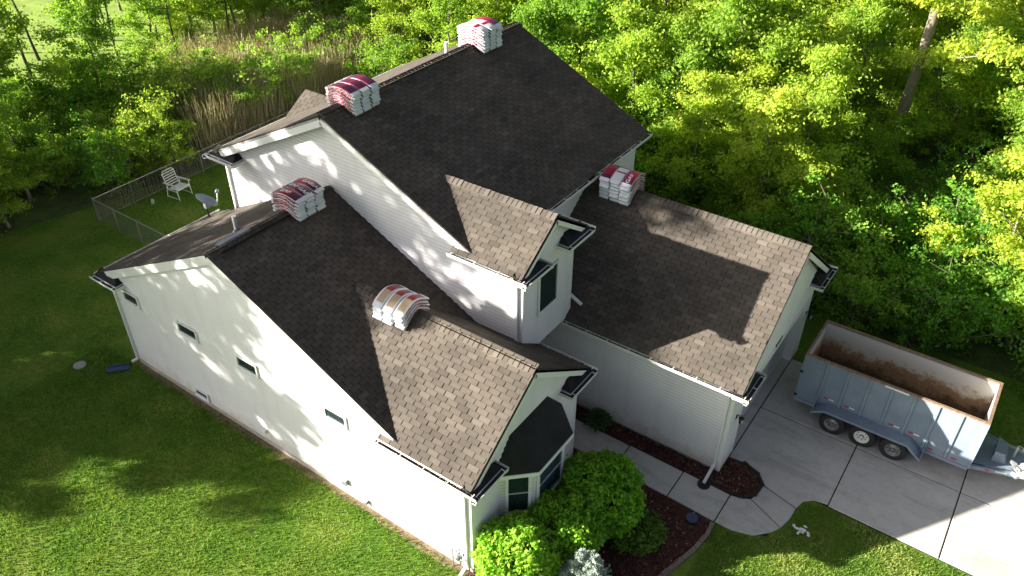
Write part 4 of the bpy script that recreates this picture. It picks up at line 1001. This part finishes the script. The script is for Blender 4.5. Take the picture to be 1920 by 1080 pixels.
# ---------------------------------------------------------------- vegetation
def leaves(g, C, rad, per, size, flat=.75, up=.5, asp=.55, tone0=None, fuzz=None):
    """leaf quads scattered round clump centres C (n,3)"""
    n = len(C); k = n*per
    d = g.normal(size=(k, 3)); d /= np.linalg.norm(d, axis=1)[:, None]
    rr = rad if np.ndim(rad) == 0 else np.repeat(rad, per)[:, None]
    an = g.normal(0, .45, (n, 3)); an[:, 2] *= .4          # each clump is drawn out along its own direction
    P = np.repeat(C, per, 0)+(d*(g.random((k, 1))**(.45 if fuzz is None else fuzz))+np.repeat(an, per, 0)*g.normal(0, 1, (k, 1))*(0 if fuzz is None else 1))*rr*np.array([1, 1, flat])
    nrm = d*.55+g.normal(size=(k, 3))*.55+np.array([0, 0, up]); nrm /= np.linalg.norm(nrm, axis=1)[:, None]
    a = np.cross(nrm, g.normal(size=(k, 3))); a /= np.linalg.norm(a, axis=1)[:, None]; b = np.cross(nrm, a)
    sz = size*g.uniform(.6, 1.25, (k, 1)); A, B = a*sz, b*sz*asp
    V = np.stack([P-A, P-B+A*.15, P+A-nrm*sz*.25, P+B+A*.15], 1).reshape(-1, 3)
    t = g.normal(.5, .17, k) if tone0 is None else np.repeat(tone0, per)+g.normal(0, .14, k)
    return V, np.arange(4*k).reshape(-1, 4), np.repeat(np.clip(t, 0, 1), 4)
def merge(parts):
    V, Q, T_ = [], [], []; o = 0
    for v, q, t in parts: V.append(v); Q.append(q+o); T_.append(t); o += len(v)
    return np.concatenate(V), np.concatenate(Q), np.concatenate(T_)
def branch(mb, r, p, d, ln, rad, segs=5, droop=0, wob=.18):
    pts = [p.copy()]; rads = [rad]
    for i in range(segs):
        d = (d+Vector((r.uniform(-wob, wob), r.uniform(-wob, wob), r.uniform(-wob, wob)*.6-droop))).normalized()
        p = p+d*(ln/segs); pts.append(p.copy()); rads.append(rad*(1-.8*(i+1)/segs))
    mb.tube(pts, rads, 6 if rad > .05 else 4, cap=False); return pts
def tree_meshes(seed, H, crown0, spread, nlimb, nsub, rtrunk, leafmat, bark, per, lsize, crad, lean=.06, forks=0, dens=1.0):
    r = random.Random(seed); g = np.random.default_rng(seed); mb = MB()
    top = Vector((r.uniform(-lean, lean)*H, r.uniform(-lean, lean)*H, H*.93))
    tp = [Vector((0, 0, -.1)).lerp(top, i/7)+Vector((r.uniform(-1, 1), r.uniform(-1, 1), 0))*.012*H*(i > 0) for i in range(8)]
    mb.tube(tp, [rtrunk*(1.25 if i == 0 else 1-.85*i/7) for i in range(8)], 9, cap=False)
    C, tn, cr_ = [], [], []
    for k in range(nlimb):
        f = crown0+(1-crown0)*(k+.5*r.random())/nlimb; x = f*7; i = min(6, int(x)); p = tp[i].lerp(tp[i+1], x-i)
        az = k*2.4+r.uniform(-.5, .5); rel = (f-crown0)/(1-crown0)
        ln = spread*(1.05-.72*rel)*r.uniform(.75, 1.15); el = .15+.75*rel+r.uniform(-.15, .2)
        d = Vector((math.cos(az)*math.cos(el), math.sin(az)*math.cos(el), math.sin(el)))
        pts = branch(mb, r, p, d, ln, rtrunk*(.42-.25*rel), 5)
        base_t = r.gauss(.5, .1)
        for q in range(nsub):
            j = 1+int(r.random()*4.99); pp = pts[min(j, 5)]
            az2 = az+r.uniform(-1.3, 1.3); el2 = r.uniform(-.2, .8); l2 = ln*r.uniform(.22, .45)
            d2 = Vector((math.cos(az2)*math.cos(el2), math.sin(az2)*math.cos(el2), math.sin(el2)))
            sp = branch(mb, r, pp, d2, l2, rtrunk*.10, 3)
            for e in (sp[-1], sp[-2].lerp(sp[-1], r.random()*.5)):
                if r.random() < dens: C.append(e+Vector((r.gauss(0, .12), r.gauss(0, .12), r.gauss(.05, .1)))); tn.append(base_t+r.gauss(0, .1)); cr_.append(crad*r.uniform(.6, 1.2))
        if r.random() < dens: C.append(pts[-1]); tn.append(base_t); cr_.append(crad*r.uniform(.7, 1.2))
    C.append(tp[-1]); tn.append(.6); cr_.append(crad)
    V, Q, T_ = leaves(g, np.array([tuple(c) for c in C]), np.array(cr_), per, lsize, .62, .30, .6, np.array(tn), .9)
    me_l = leafmesh('crown', V, Q, T_, leafmat)
    me_t = bpy.data.meshes.new('trunk'); me_t.from_pydata(mb.v, [], mb.f); me_t.materials.append(M[bark]); me_t.polygons.foreach_set('use_smooth', [True]*len(mb.f)); me_t.update()
    return me_t, me_l
def bush_meshes(seed, H, rad, nst, nsub, leafmat, per, lsize, crad):
    r = random.Random(seed); g = np.random.default_rng(seed+500); mb = MB(); C, tn, cr_ = [], [], []
    for k in range(nst):
        az = r.uniform(0, 6.283); el = r.uniform(.75, 1.45); d = Vector((math.cos(az)*math.cos(el), math.sin(az)*math.cos(el), math.sin(el)))
        l = H*r.uniform(.6, 1.05); p = Vector((r.gauss(0, rad*.15), r.gauss(0, rad*.15), -.05)); pts = branch(mb, r, p, d, l, .035*H/3, 5, .02)
        bt = r.gauss(.5, .12)
        for q in range(nsub):
            j = 1+int(r.random()*4.99); az2 = r.uniform(0, 6.283); el2 = r.uniform(-.2, .9); d2 = Vector((math.cos(az2)*math.cos(el2), math.sin(az2)*math.cos(el2), math.sin(el2)))
            sp = branch(mb, r, pts[min(j, 5)], d2, rad*r.uniform(.3, .75), .012*H/3, 2)
            C.append(sp[-1]); tn.append(bt+r.gauss(0, .1)); cr_.append(crad*r.uniform(.6, 1.2))
        C.append(pts[-1]); tn.append(bt); cr_.append(crad)
    C = [(c[0], c[1], max(.15, c[2])) for c in C]
    V, Q, T_ = leaves(g, np.array(C), np.array(cr_), per, lsize, .7, .35, .6, np.array(tn), .9); V[:, 2] = np.maximum(V[:, 2], .02)
    me_l = leafmesh('crown', V, Q, T_, leafmat)
    me_t = bpy.data.meshes.new('stems'); me_t.from_pydata(mb.v, [], mb.f); me_t.materials.append(M['bark']); me_t.update()
    return me_t, me_l
def plant_tree(name, meshes, x, y, rz, sc, label, cat, group=None, stem='trunk'):
    o = bpy.data.objects.new(name, None); COL.objects.link(o); o.location = (x, y, 0); o.rotation_euler = (0, 0, rz); o.scale = (sc, sc, sc*rnd.uniform(.92, 1.08))
    o['label'] = label; o['category'] = cat
    if group: o['group'] = group
    for nm_, me in ((stem, meshes[0]), ('crown', meshes[1])):
        c = bpy.data.objects.new(nm_, me); COL.objects.link(c); c.parent = o
    return o
TALL = [tree_meshes(100+i, 12.5, .24, 4.0, 17, 10, .22, 'leaf_maple', 'bark_pale' if i % 2 else 'bark', 70, .085, .62) for i in range(3)]
MED = [tree_meshes(200+i, 7.6, .14, 2.7, 15, 8, .11, ('leaf_maple', 'leaf_ash')[i % 2], 'bark_pale', 70, .076, .52) for i in range(4)]
SHR = [bush_meshes(300+i, 3.6, 1.6, 13, 9, 'leaf_shrub' if i % 2 else 'leaf_ash', 66, .068, .42) for i in range(3)]
THIN = [tree_meshes(400+i, 9.5, .45, 1.7, 10, 3, .085, 'leaf_ash', 'bark_dark', 60, .08, .42, .10, dens=.8) for i in range(3)]
SHADE = [tree_meshes(500+i, 18.5, .26, 3.7, 20, 5, .30, 'leaf_maple', 'bark', 44, .16, .75, dens=.9) for i in range(2)]

def pix(x, y, z):
    v = Vector((x, y, z))-CAM; return 960+1522.28*v.dot(cr)/v.dot(cf), 540-1522.28*v.dot(cu)/v.dot(cf)
def hides_meadow(x, y, h=7.5):
    return any(-60 < pix(x, y, z)[0] < 150 and -60 < pix(x, y, z)[1] < 70 for z in (0, h*.3, h*.6, h))
ORDN = ['first', 'second', 'third', 'fourth', 'fifth', 'sixth', 'seventh', 'eighth', 'ninth', 'tenth', 'eleventh']
def scatter(n, region, mind, seed, avoid=None):
    r = random.Random(seed); out = []; tries = 0
    xs = [p[0] for p in region]; ys = [p[1] for p in region]
    def inside(x, y):
        c = False
        for i in range(len(region)):
            (x1, y1), (x2, y2) = region[i], region[(i+1) % len(region)]
            if (y1 > y) != (y2 > y) and x < (x2-x1)*(y-y1)/(y2-y1)+x1: c = not c
        return c
    while len(out) < n and tries < 6000:
        tries += 1; x, y = r.uniform(min(xs), max(xs)), r.uniform(min(ys), max(ys))
        if inside(x, y) and all((x-a)**2+(y-b)**2 > mind*mind for a, b in out) and not (avoid and avoid(x, y)): out.append((x, y))
    return out
BIG = (2.4, 27.6)
for x, y in scatter(46, [(-14, 19), (16, 19), (18, 34), (-16, 34)], 1.7, 24):
    plant_tree('woodland_shrub', rnd.choice(SHR), x, y, rnd.uniform(0, 6.28), rnd.uniform(.55, .95), 'leafy shrub filling the wood right of the house', 'shrub', 'understorey shrubs in the right hand wood', 'stems')
notbig = lambda x, y: (x-BIG[0]-.0)**2+(y-BIG[1])**2 < 3.2 or (abs((x-BIG[0])+(y-BIG[1])*.139) < 3.2 and 17.5 < y < 29)
# front row of shrubs along the wood edge behind the garage and driveway
for x, y in scatter(34, [(-13, 15.6), (14, 14.8), (17, 19.5), (-13, 19.5)], 1.25, 21):
    plant_tree('woodland_shrub', rnd.choice(SHR), x, y, rnd.uniform(0, 6.28), rnd.uniform(.75, 1.15), 'dense dark green shrub at the wood edge behind the garage and driveway', 'shrub', 'shrubs at the wood edge behind the garage', 'stems')
for x, y in scatter(34, [(-15, 17.5), (15, 17), (19, 31), (-18, 31)], 2.0, 22, notbig):
    plant_tree('young_tree', rnd.choice(MED), x, y, rnd.uniform(0, 6.28), rnd.uniform(.65, 1.0), 'bright green young tree in the wood to the right of the house', 'tree', 'young trees in the wood to the right')
for x, y in scatter(36, [(-24, 27), (14, 25), (14, 56), (-4, 66), (-30, 48)], 3.0, 23, lambda x, y: (x-BIG[0])**2+(y-BIG[1])**2 < 9 or notbig(x, y)):
    plant_tree('maple_tree', rnd.choice(TALL), x, y, rnd.uniform(0, 6.28), rnd.uniform(.62, .92), 'tall yellow green tree deep in the wood behind the garage', 'tree', 'tall trees in the wood behind the garage')
# more of the wood's edge, filling the gaps
for x, y in scatter(30, [(-18, 20), (16, 19), (18, 44), (-24, 44)], 2.4, 27, notbig):
    plant_tree('young_tree', rnd.choice(MED), x, y, rnd.uniform(0, 6.28), rnd.uniform(.8, 1.25), 'bright green young tree in the wood to the right of the house', 'tree', 'young trees in the wood to the right')
# the big pale trunk standing out of the wood
rb = random.Random(77); gb = np.random.default_rng(77); mb = MB()
tpts = [Vector((0, 0, 0)), Vector((.05, -.1, 2.5)), Vector((.12, -.1, 5)), Vector((.10, .1, 7.2)), Vector((.15, .2, 8.6))]
mb.tube(tpts, [.27, .235, .21, .19, .17], 12, cap=False)
Cb = []
for d, l, rad, p in [(Vector((-.9, -.35, .35)), 3.6, .10, tpts[3]), (Vector((.75, .1, .75)), 5.0, .16, tpts[4]), (Vector((-.05, .1, 1)), 5.0, .20, tpts[4]), (Vector((-.3, .3, 1)), 4.2, .12, tpts[4]), (Vector((.9, -.5, .3)), 3.2, .07, tpts[2]), (Vector((-.8, .5, .5)), 3.4, .08, tpts[3]), (Vector((.3, .9, .5)), 3.8, .1, tpts[4]), (Vector((.4, -.8, .7)), 2.8, .06, tpts[4])]:
    pts = branch(mb, rb, p, d.normalized(), l, rad, 6, -.02, .14)
    for q in range(9):
        j = 2+int(rb.random()*4.9); az2, el2 = rb.uniform(0, 6.28), rb.uniform(-.2, .9); d2 = Vector((math.cos(az2)*math.cos(el2), math.sin(az2)*math.cos(el2), math.sin(el2)))
        sp = branch(mb, rb, pts[min(j, 6)], d2, rb.uniform(.7, 1.6), .03, 3); Cb.append(tuple(sp[-1])); Cb.append(tuple(sp[-2]))
V, Q, T_ = leaves(gb, np.array(Cb), .65, 110, .088, .65, .3, .6, gb.normal(.6, .1, len(Cb)))
mt2 = bpy.data.meshes.new('trunk'); mt2.from_pydata(mb.v, [], mb.f); mt2.materials.append(M['bark_pale']); mt2.polygons.foreach_set('use_smooth', [True]*len(mb.f))
bt_ = plant_tree('maple_tree', (mt2, leafmesh('crown', V, Q, T_, 'leaf_maple')), BIG[0], BIG[1], 0, 1.0, 'large tree with a thick pale forked trunk standing out of the right hand wood', 'tree'); bt_.scale = (1, 1, 1)
# wood behind the house, left of the ridge
for x, y in scatter(20, [(-40, 10), (-27, 16), (-22, 20), (-14, 22), (-18, 34), (-36, 30)], 2.2, 31, lambda x, y: x < -32 or (x > -33 and y < 21 and x+y*.2 > -29.5)):
    plant_tree('young_tree', rnd.choice(MED), x, y, rnd.uniform(0, 6.28), rnd.uniform(.7, 1.0), 'leafy green tree in the wood behind the main ridge', 'tree', 'trees behind the main ridge')
for x, y in scatter(16, [(-36, 0), (-27, -3.5), (-24.6, -1), (-24.2, 6.5), (-29, 10), (-33, 9)], 2.0, 32, hides_meadow):
    plant_tree('young_tree', rnd.choice(MED), x, y, rnd.uniform(0, 6.28), rnd.uniform(.55, .95), 'olive green tree at the wood edge left of the fence', 'tree', 'trees at the wood edge left of the fence')
for x, y in scatter(26, [(-34, -3), (-24.6, -2.5), (-23.5, 4), (-23.4, 9), (-32, 11)], 1.3, 33):
    plant_tree('woodland_shrub', rnd.choice(SHR), x, y, rnd.uniform(0, 6.28), rnd.uniform(.6, .95), 'low leafy shrub at the wood edge behind the fence corner', 'shrub', 'shrubs behind the fence corner', 'stems')
for x, y in scatter(16, [(-52, 12), (-34, 8), (-26, 22), (-38, 26)], 1.8, 34):
    plant_tree('slender_tree', rnd.choice(THIN), x, y, rnd.uniform(0, 6.28), rnd.uniform(.8, 1.15), 'slender dark trunked tree before the bright meadow', 'tree', 'slender trees before the meadow')
for k_, (x, y) in enumerate(sorted(((-26.5, 11.5), (-24.6, 15.2), (-28.5, 14.5), (-24.2, 19.0), (-22.0, 21.5), (-20.5, 19.5), (-27.2, 9.8), (-24.0, 12.6), (-26.2, 13.4), (-30, 13)), key=lambda q: (Vector((q[0], q[1], 0))-CAM).dot(cr)/(Vector((q[0], q[1], 0))-CAM).dot(cf))):
    plant_tree('woodland_shrub', rnd.choice(SHR), x, y, rnd.uniform(0, 6.28), rnd.uniform(.7, 1.1), ORDN[k_]+' from the left of the green shrubs among the tan reeds', 'shrub', 'shrubs among the reeds', 'stems')
for x, y in scatter(22, [(-34, 9), (-30, 15), (-28, 24), (-24, 32), (-44, 40), (-52, 24), (-44, 10)], 2.0, 36, lambda x, y: hides_meadow(x, y)):
    plant_tree('young_tree', rnd.choice(MED), x, y, rnd.uniform(0, 6.28), rnd.uniform(.8, 1.1), 'lime green tree between the reeds and the far meadow', 'tree', 'trees between the reeds and the meadow')
# tall trees beyond the left edge whose shade falls on the wall and lawn
for i, (x, y, s) in enumerate(((-24.1, -13.2, .80), (-27.0, -12.9, 1.0), (-25.7, -9.7, 1.0), (-27.7, -7.3, .52), (-22.8, -8.6, .50), (-32.4, -20.4, .92))):
    plant_tree('shade_tree', SHADE[i % 2], x, y, rnd.uniform(0, 6.28), s, 'tall tree beyond the left lawn casting dappled shade on the white wall', 'tree', 'shade trees beyond the left lawn')

for i, (x, y, s) in enumerate(((-23.5, -12.0, .95), (-23.2, -10.2, 1.0), (-24.4, -8.3, 1.0), (-26.6, -7.0, 1.0), (-26.0, -5.0, .8))):
    plant_tree('shade_tree', MED[i % 4], x, y, rnd.uniform(0, 6.28), s, 'low spreading tree beyond the left lawn shading the grass', 'tree', 'low trees beyond the left lawn')
for i, (x, y, s) in enumerate(((-33, -19, 1.0), (-36.5, -14.5, 1.1), (-37.5, -11.0, .9), (-41, -17, 1.2), (-30.5, -16.8, .85))):  # unseen trees added to block skylight from the left lawn
    plant_tree('shade_tree', TALL[i % 3], x, y, rnd.uniform(0, 6.28), s, 'tall unseen tree added for shade to the wood beyond the left lawn', 'tree', 'wood beyond the left lawn')
# reeds behind the fence: one mass nobody could count
def reeds(n, seed):
    g = np.random.default_rng(seed); k = 0; P = []
    while len(P) < n:
        x, y = g.uniform(-34, -22.5), g.uniform(6.2, 23)
        if x > -31+ (g.random()*4-2) and y > 9.3+(-x-22.5)*.42+g.random()*2: P.append((x, y))
    P = np.array(P); k = len(P); h = g.uniform(1.5, 2.9, k); az = g.uniform(0, 6.283, k); w = g.uniform(.007, .017, k)
    ln = g.normal(0, .17, (k, 2)); ax = np.stack([np.cos(az), np.sin(az), np.zeros(k)], 1)
    B = np.column_stack([P, np.zeros(k)]); Tt = B+np.column_stack([ln*h[:, None], h])
    V = np.stack([B-ax*w[:, None], B+ax*w[:, None], Tt+ax*w[:, None]*.6, Tt-ax*w[:, None]*.6], 1).reshape(-1, 3)
    t = np.clip(g.normal(.5, .25, k), 0, 1)
    me = leafmesh('reeds', V, np.arange(4*k).reshape(-1, 4), np.repeat(t, 4), 'reed')
    o = bpy.data.objects.new('reeds', me); COL.objects.link(o); o['kind'] = 'stuff'; o['label'] = 'tall dry tan reeds behind the back fence'; o['category'] = 'reeds'
reeds(15000, 5)

# ---- front garden
def globe_bush(name, c, rad, zc, squash, n, per, size, leafmat, label, cat, seed, tone=.5, lumps=.10):
    g = np.random.default_rng(seed); d = g.normal(size=(n, 3)); d /= np.linalg.norm(d, axis=1)[:, None]
    lump = 1+lumps*np.sin(d[:, 0]*5+seed)*np.cos(d[:, 1]*4.3+1)+lumps*.6*np.sin(d[:, 2]*7+d[:, 0]*6)
    rr = rad*lump*(g.uniform(.72, 1.0, n)**.6)
    C = d*rr[:, None]*np.array([1, 1, squash])+np.array([0, 0, zc]); C = C[C[:, 2] > .08]
    V, Q, T_ = leaves(g, C, .13, per, size, .8, .45, .55, np.clip(tone+g.normal(0, .12, len(C)), 0, 1)); V[:, 2] = np.maximum(V[:, 2], .03)
    mb = MB(); r = random.Random(seed)
    for k in range(9):
        az, el = r.uniform(0, 6.28), r.uniform(.5, 1.4); branch(mb, r, Vector((r.gauss(0, .06), r.gauss(0, .06), 0)), Vector((math.cos(az)*math.cos(el), math.sin(az)*math.cos(el), math.sin(el))), rad*1.1, .02, 4)
    ms = bpy.data.meshes.new('stems'); ms.from_pydata(mb.v, [], mb.f); ms.materials.append(M['bark_dark'])
    o = plant_tree(name, (ms, leafmesh('crown', V, Q, T_, leafmat)), c[0], c[1], 0, 1, label, cat, stem='stems'); o.scale = (1, 1, 1); return o
globe_bush('globe_bush', (1.62, 3.12), 1.10, .95, .88, 1700, 13, .058, 'leaf_globe', 'largest round green bush, beside the front walk', 'bush', 41, .45)
globe_bush('globe_bush', (1.38, 1.85), .95, .84, .86, 1300, 13, .058, 'leaf_globe', 'middle round bush in front of the bay window', 'bush', 42, .45)
globe_bush('globe_bush', (.92, .52), .97, .83, .90, 1350, 13, .058, 'leaf_globe', 'sunlit yellow green round bush at the front house corner', 'bush', 43, .7)
globe_bush('low_shrub', (2.78, 3.12), .60, .34, .60, 560, 12, .045, 'leaf_low', 'low olive green shrub on the mulch beside the biggest round bush', 'shrub', 44, .45, .18)
# blue spruce
def spruce(c, H, seed):
    r = random.Random(seed); g = np.random.default_rng(seed); mb = MB(); mb.tube([(0, 0, 0), (0, 0, H*.55), (.02, 0, H)], [.06, .04, .01], 8)
    P, D = [], []
    z = .12
    while z < H:
        n_ = max(4, int(11*(1-z/H)+3)); L_ = (H-z)*.58+.12
        for k in range(n_):
            az = r.uniform(0, 6.28); el = .25+.35*z/H+r.uniform(-.1, .15); d = Vector((math.cos(az)*math.cos(el), math.sin(az)*math.cos(el), math.sin(el)))
            pts = branch(mb, r, Vector((0, 0, z)), d, L_*r.uniform(.8, 1.1), .012, 4, -.03, .08)
            for a, b in zip(pts[1:], pts[2:]):
                for q in range(3):
                    P.append(tuple(a.lerp(b, q/3))); D.append(tuple((b-a).normalized()))
            for s in (-1, 1):
                for w_ in (.45, .7):
                    b0 = pts[0].lerp(pts[-1], w_); dd = (d+Vector((-d.y, d.x, 0))*s*.9).normalized()
                    for q in range(4): P.append(tuple(b0+dd*q*.055)); D.append(tuple(dd))
        z += .13
    P, D = np.array(P), np.array(D); per = 20; k = len(P)*per
    p = np.repeat(P, per, 0)+g.normal(0, .012, (k, 3)); dv = np.repeat(D, per, 0)+g.normal(0, .75, (k, 3)); dv /= np.linalg.norm(dv, axis=1)[:, None]
    w = np.cross(dv, g.normal(size=(k, 3))); w /= np.linalg.norm(w, axis=1)[:, None]; l = g.uniform(.03, .055, (k, 1))
    V = np.stack([p-w*.005, p+w*.005, p+dv*l+w*.004, p+dv*l-w*.004], 1).reshape(-1, 3)
    T_ = np.repeat(np.clip(g.normal(.55, .25, k), 0, 1), 4)
    ms = bpy.data.meshes.new('trunk'); ms.from_pydata(mb.v, [], mb.f); ms.materials.append(M['bark'])
    o = plant_tree('blue_spruce', (ms, leafmesh('crown', V, np.arange(4*k).reshape(-1, 4), T_, 'spruce')), c[0], c[1], 0, 1, 'small pale blue spruce at the bottom edge in front of the bushes', 'spruce'); o.scale = (1, 1, 1)
spruce((2.52, 1.0), 1.48, 8)
# hosta by the entry
g = np.random.default_rng(9); Vh, Fh, Th = [], [], []; hb = MB()
hs_ = empty('hosta_plant', (-.05, 6.02, 0), 'variegated hosta plant in the dark corner by the garage wall', 'plant')
for k in range(46):
    az = k*2.39996; ring = (k/46)**.5; L_ = .16+.26*ring; el = 1.15-.95*ring
    d = Vector((math.cos(az)*math.cos(el), math.sin(az)*math.cos(el), math.sin(el))); sd_ = Vector((-math.sin(az), math.cos(az), 0)); b0 = Vector((-.05, 6.02, .10+.22*(1-ring)))+d*.10; wd = .10
    c1 = b0+d*L_*.5+Z*.03; tip = b0+d*L_-Z*.06
    mb = MB(); mb.add([b0, c1-sd_*wd*.7, c1+Z*-.012, c1+sd_*wd*.7, tip, c1-sd_*wd, c1+sd_*wd], [(0, 1, 2), (0, 2, 3), (1, 4, 2), (2, 4, 3), (0, 5, 1), (5, 4, 1), (0, 3, 6), (3, 4, 6)])
    obj('leaf', mb, 'hosta', hs_, tone=[.3, .35, .25, .35, .8, 1.0, 1.0])
obj('leaf_stalks', MB().tube([(-.05, 6.02, 0), (-.05, 6.02, .2)], .05, 6), 'hosta', hs_, tone=[.3]*12)

# ---- lawn grass: one object
def grass(regions, seed):
    g = np.random.default_rng(seed); P = []
    for poly, dens in regions:
        xs = np.array([p[0] for p in poly]); ys = np.array([p[1] for p in poly])
        n = int((xs.max()-xs.min())*(ys.max()-ys.min())*dens); q = np.column_stack([g.uniform(xs.min(), xs.max(), n), g.uniform(ys.min(), ys.max(), n)])
        ins = np.zeros(n, bool)
        for i in range(len(poly)):
            (x1, y1), (x2, y2) = poly[i], poly[(i+1) % len(poly)]
            c = ((y1 > q[:, 1]) != (y2 > q[:, 1]))
            with np.errstate(divide='ignore', invalid='ignore'): ins ^= c & (q[:, 0] < (x2-x1)*(q[:, 1]-y1)/(y2-y1+1e-12)+x1)
        P.append(q[ins])
    P = np.concatenate(P); k = len(P)
    f = np.sin(P[:, 0]*1.3+np.sin(P[:, 1]*1.1))*np.cos(P[:, 1]*1.7+P[:, 0]*.6)*.5+np.sin(P[:, 0]*4.1+P[:, 1]*3.3)*.25
    h = g.uniform(.03, .065, k)*(1+.25*f); az = g.uniform(0, 6.283, k); w = g.uniform(.006, .014, k)
    ax = np.stack([np.cos(az), np.sin(az), np.zeros(k)], 1); ln = g.normal(0, .5, (k, 2))
    B = np.column_stack([P, np.zeros(k)]); Tt = B+np.column_stack([ln*h[:, None], h])
    V = np.stack([B-ax*w[:, None], B+ax*w[:, None], Tt+ax*w[:, None]*.35, Tt-ax*w[:, None]*.35], 1).reshape(-1, 3)
    f2 = np.sin(P[:, 0]*.9+1.3*np.sin(P[:, 1]*.7+2)+.4)*np.sin(P[:, 1]*1.2+1.1*np.sin(P[:, 0]*.8)); t = np.clip(.42+.3*f+np.maximum(0, f2-.55)*1.1+g.normal(0, .2, k), 0, 1)
    me = leafmesh('lawn_grass', V, np.arange(4*k).reshape(-1, 4), np.repeat(t, 4), 'grass')
    o = bpy.data.objects.new('lawn_grass', me); COL.objects.link(o); o['kind'] = 'stuff'; o['label'] = 'short mown grass blades of the lawn'; o['category'] = 'grass'
grass([([(-15, -7.5), (.3, -7.5), (.3, -.12), (-15, -.12)], 900), ([(-22, -6), (-15, -6), (-15, -.1), (-13.6, 4), (-22, 4)], 260), ([(-22, 4.3), (-13.8, 4.3), (-12.8, 14), (-22, 14)], 320),
       ([(4.25, 1.2), (11.5, 1.2), (11.5, 6.75), (6.1, 6.88), (5.8, 6.6), (5.78, 5.9), (5.5, 5.2), (5.15, 4.85), (4.65, 4.68), (4.22, 4.68)], 1000), ([(8.5, 12.2), (14, 12.2), (14, 15), (4, 15), (4, 13)], 300)], 12)
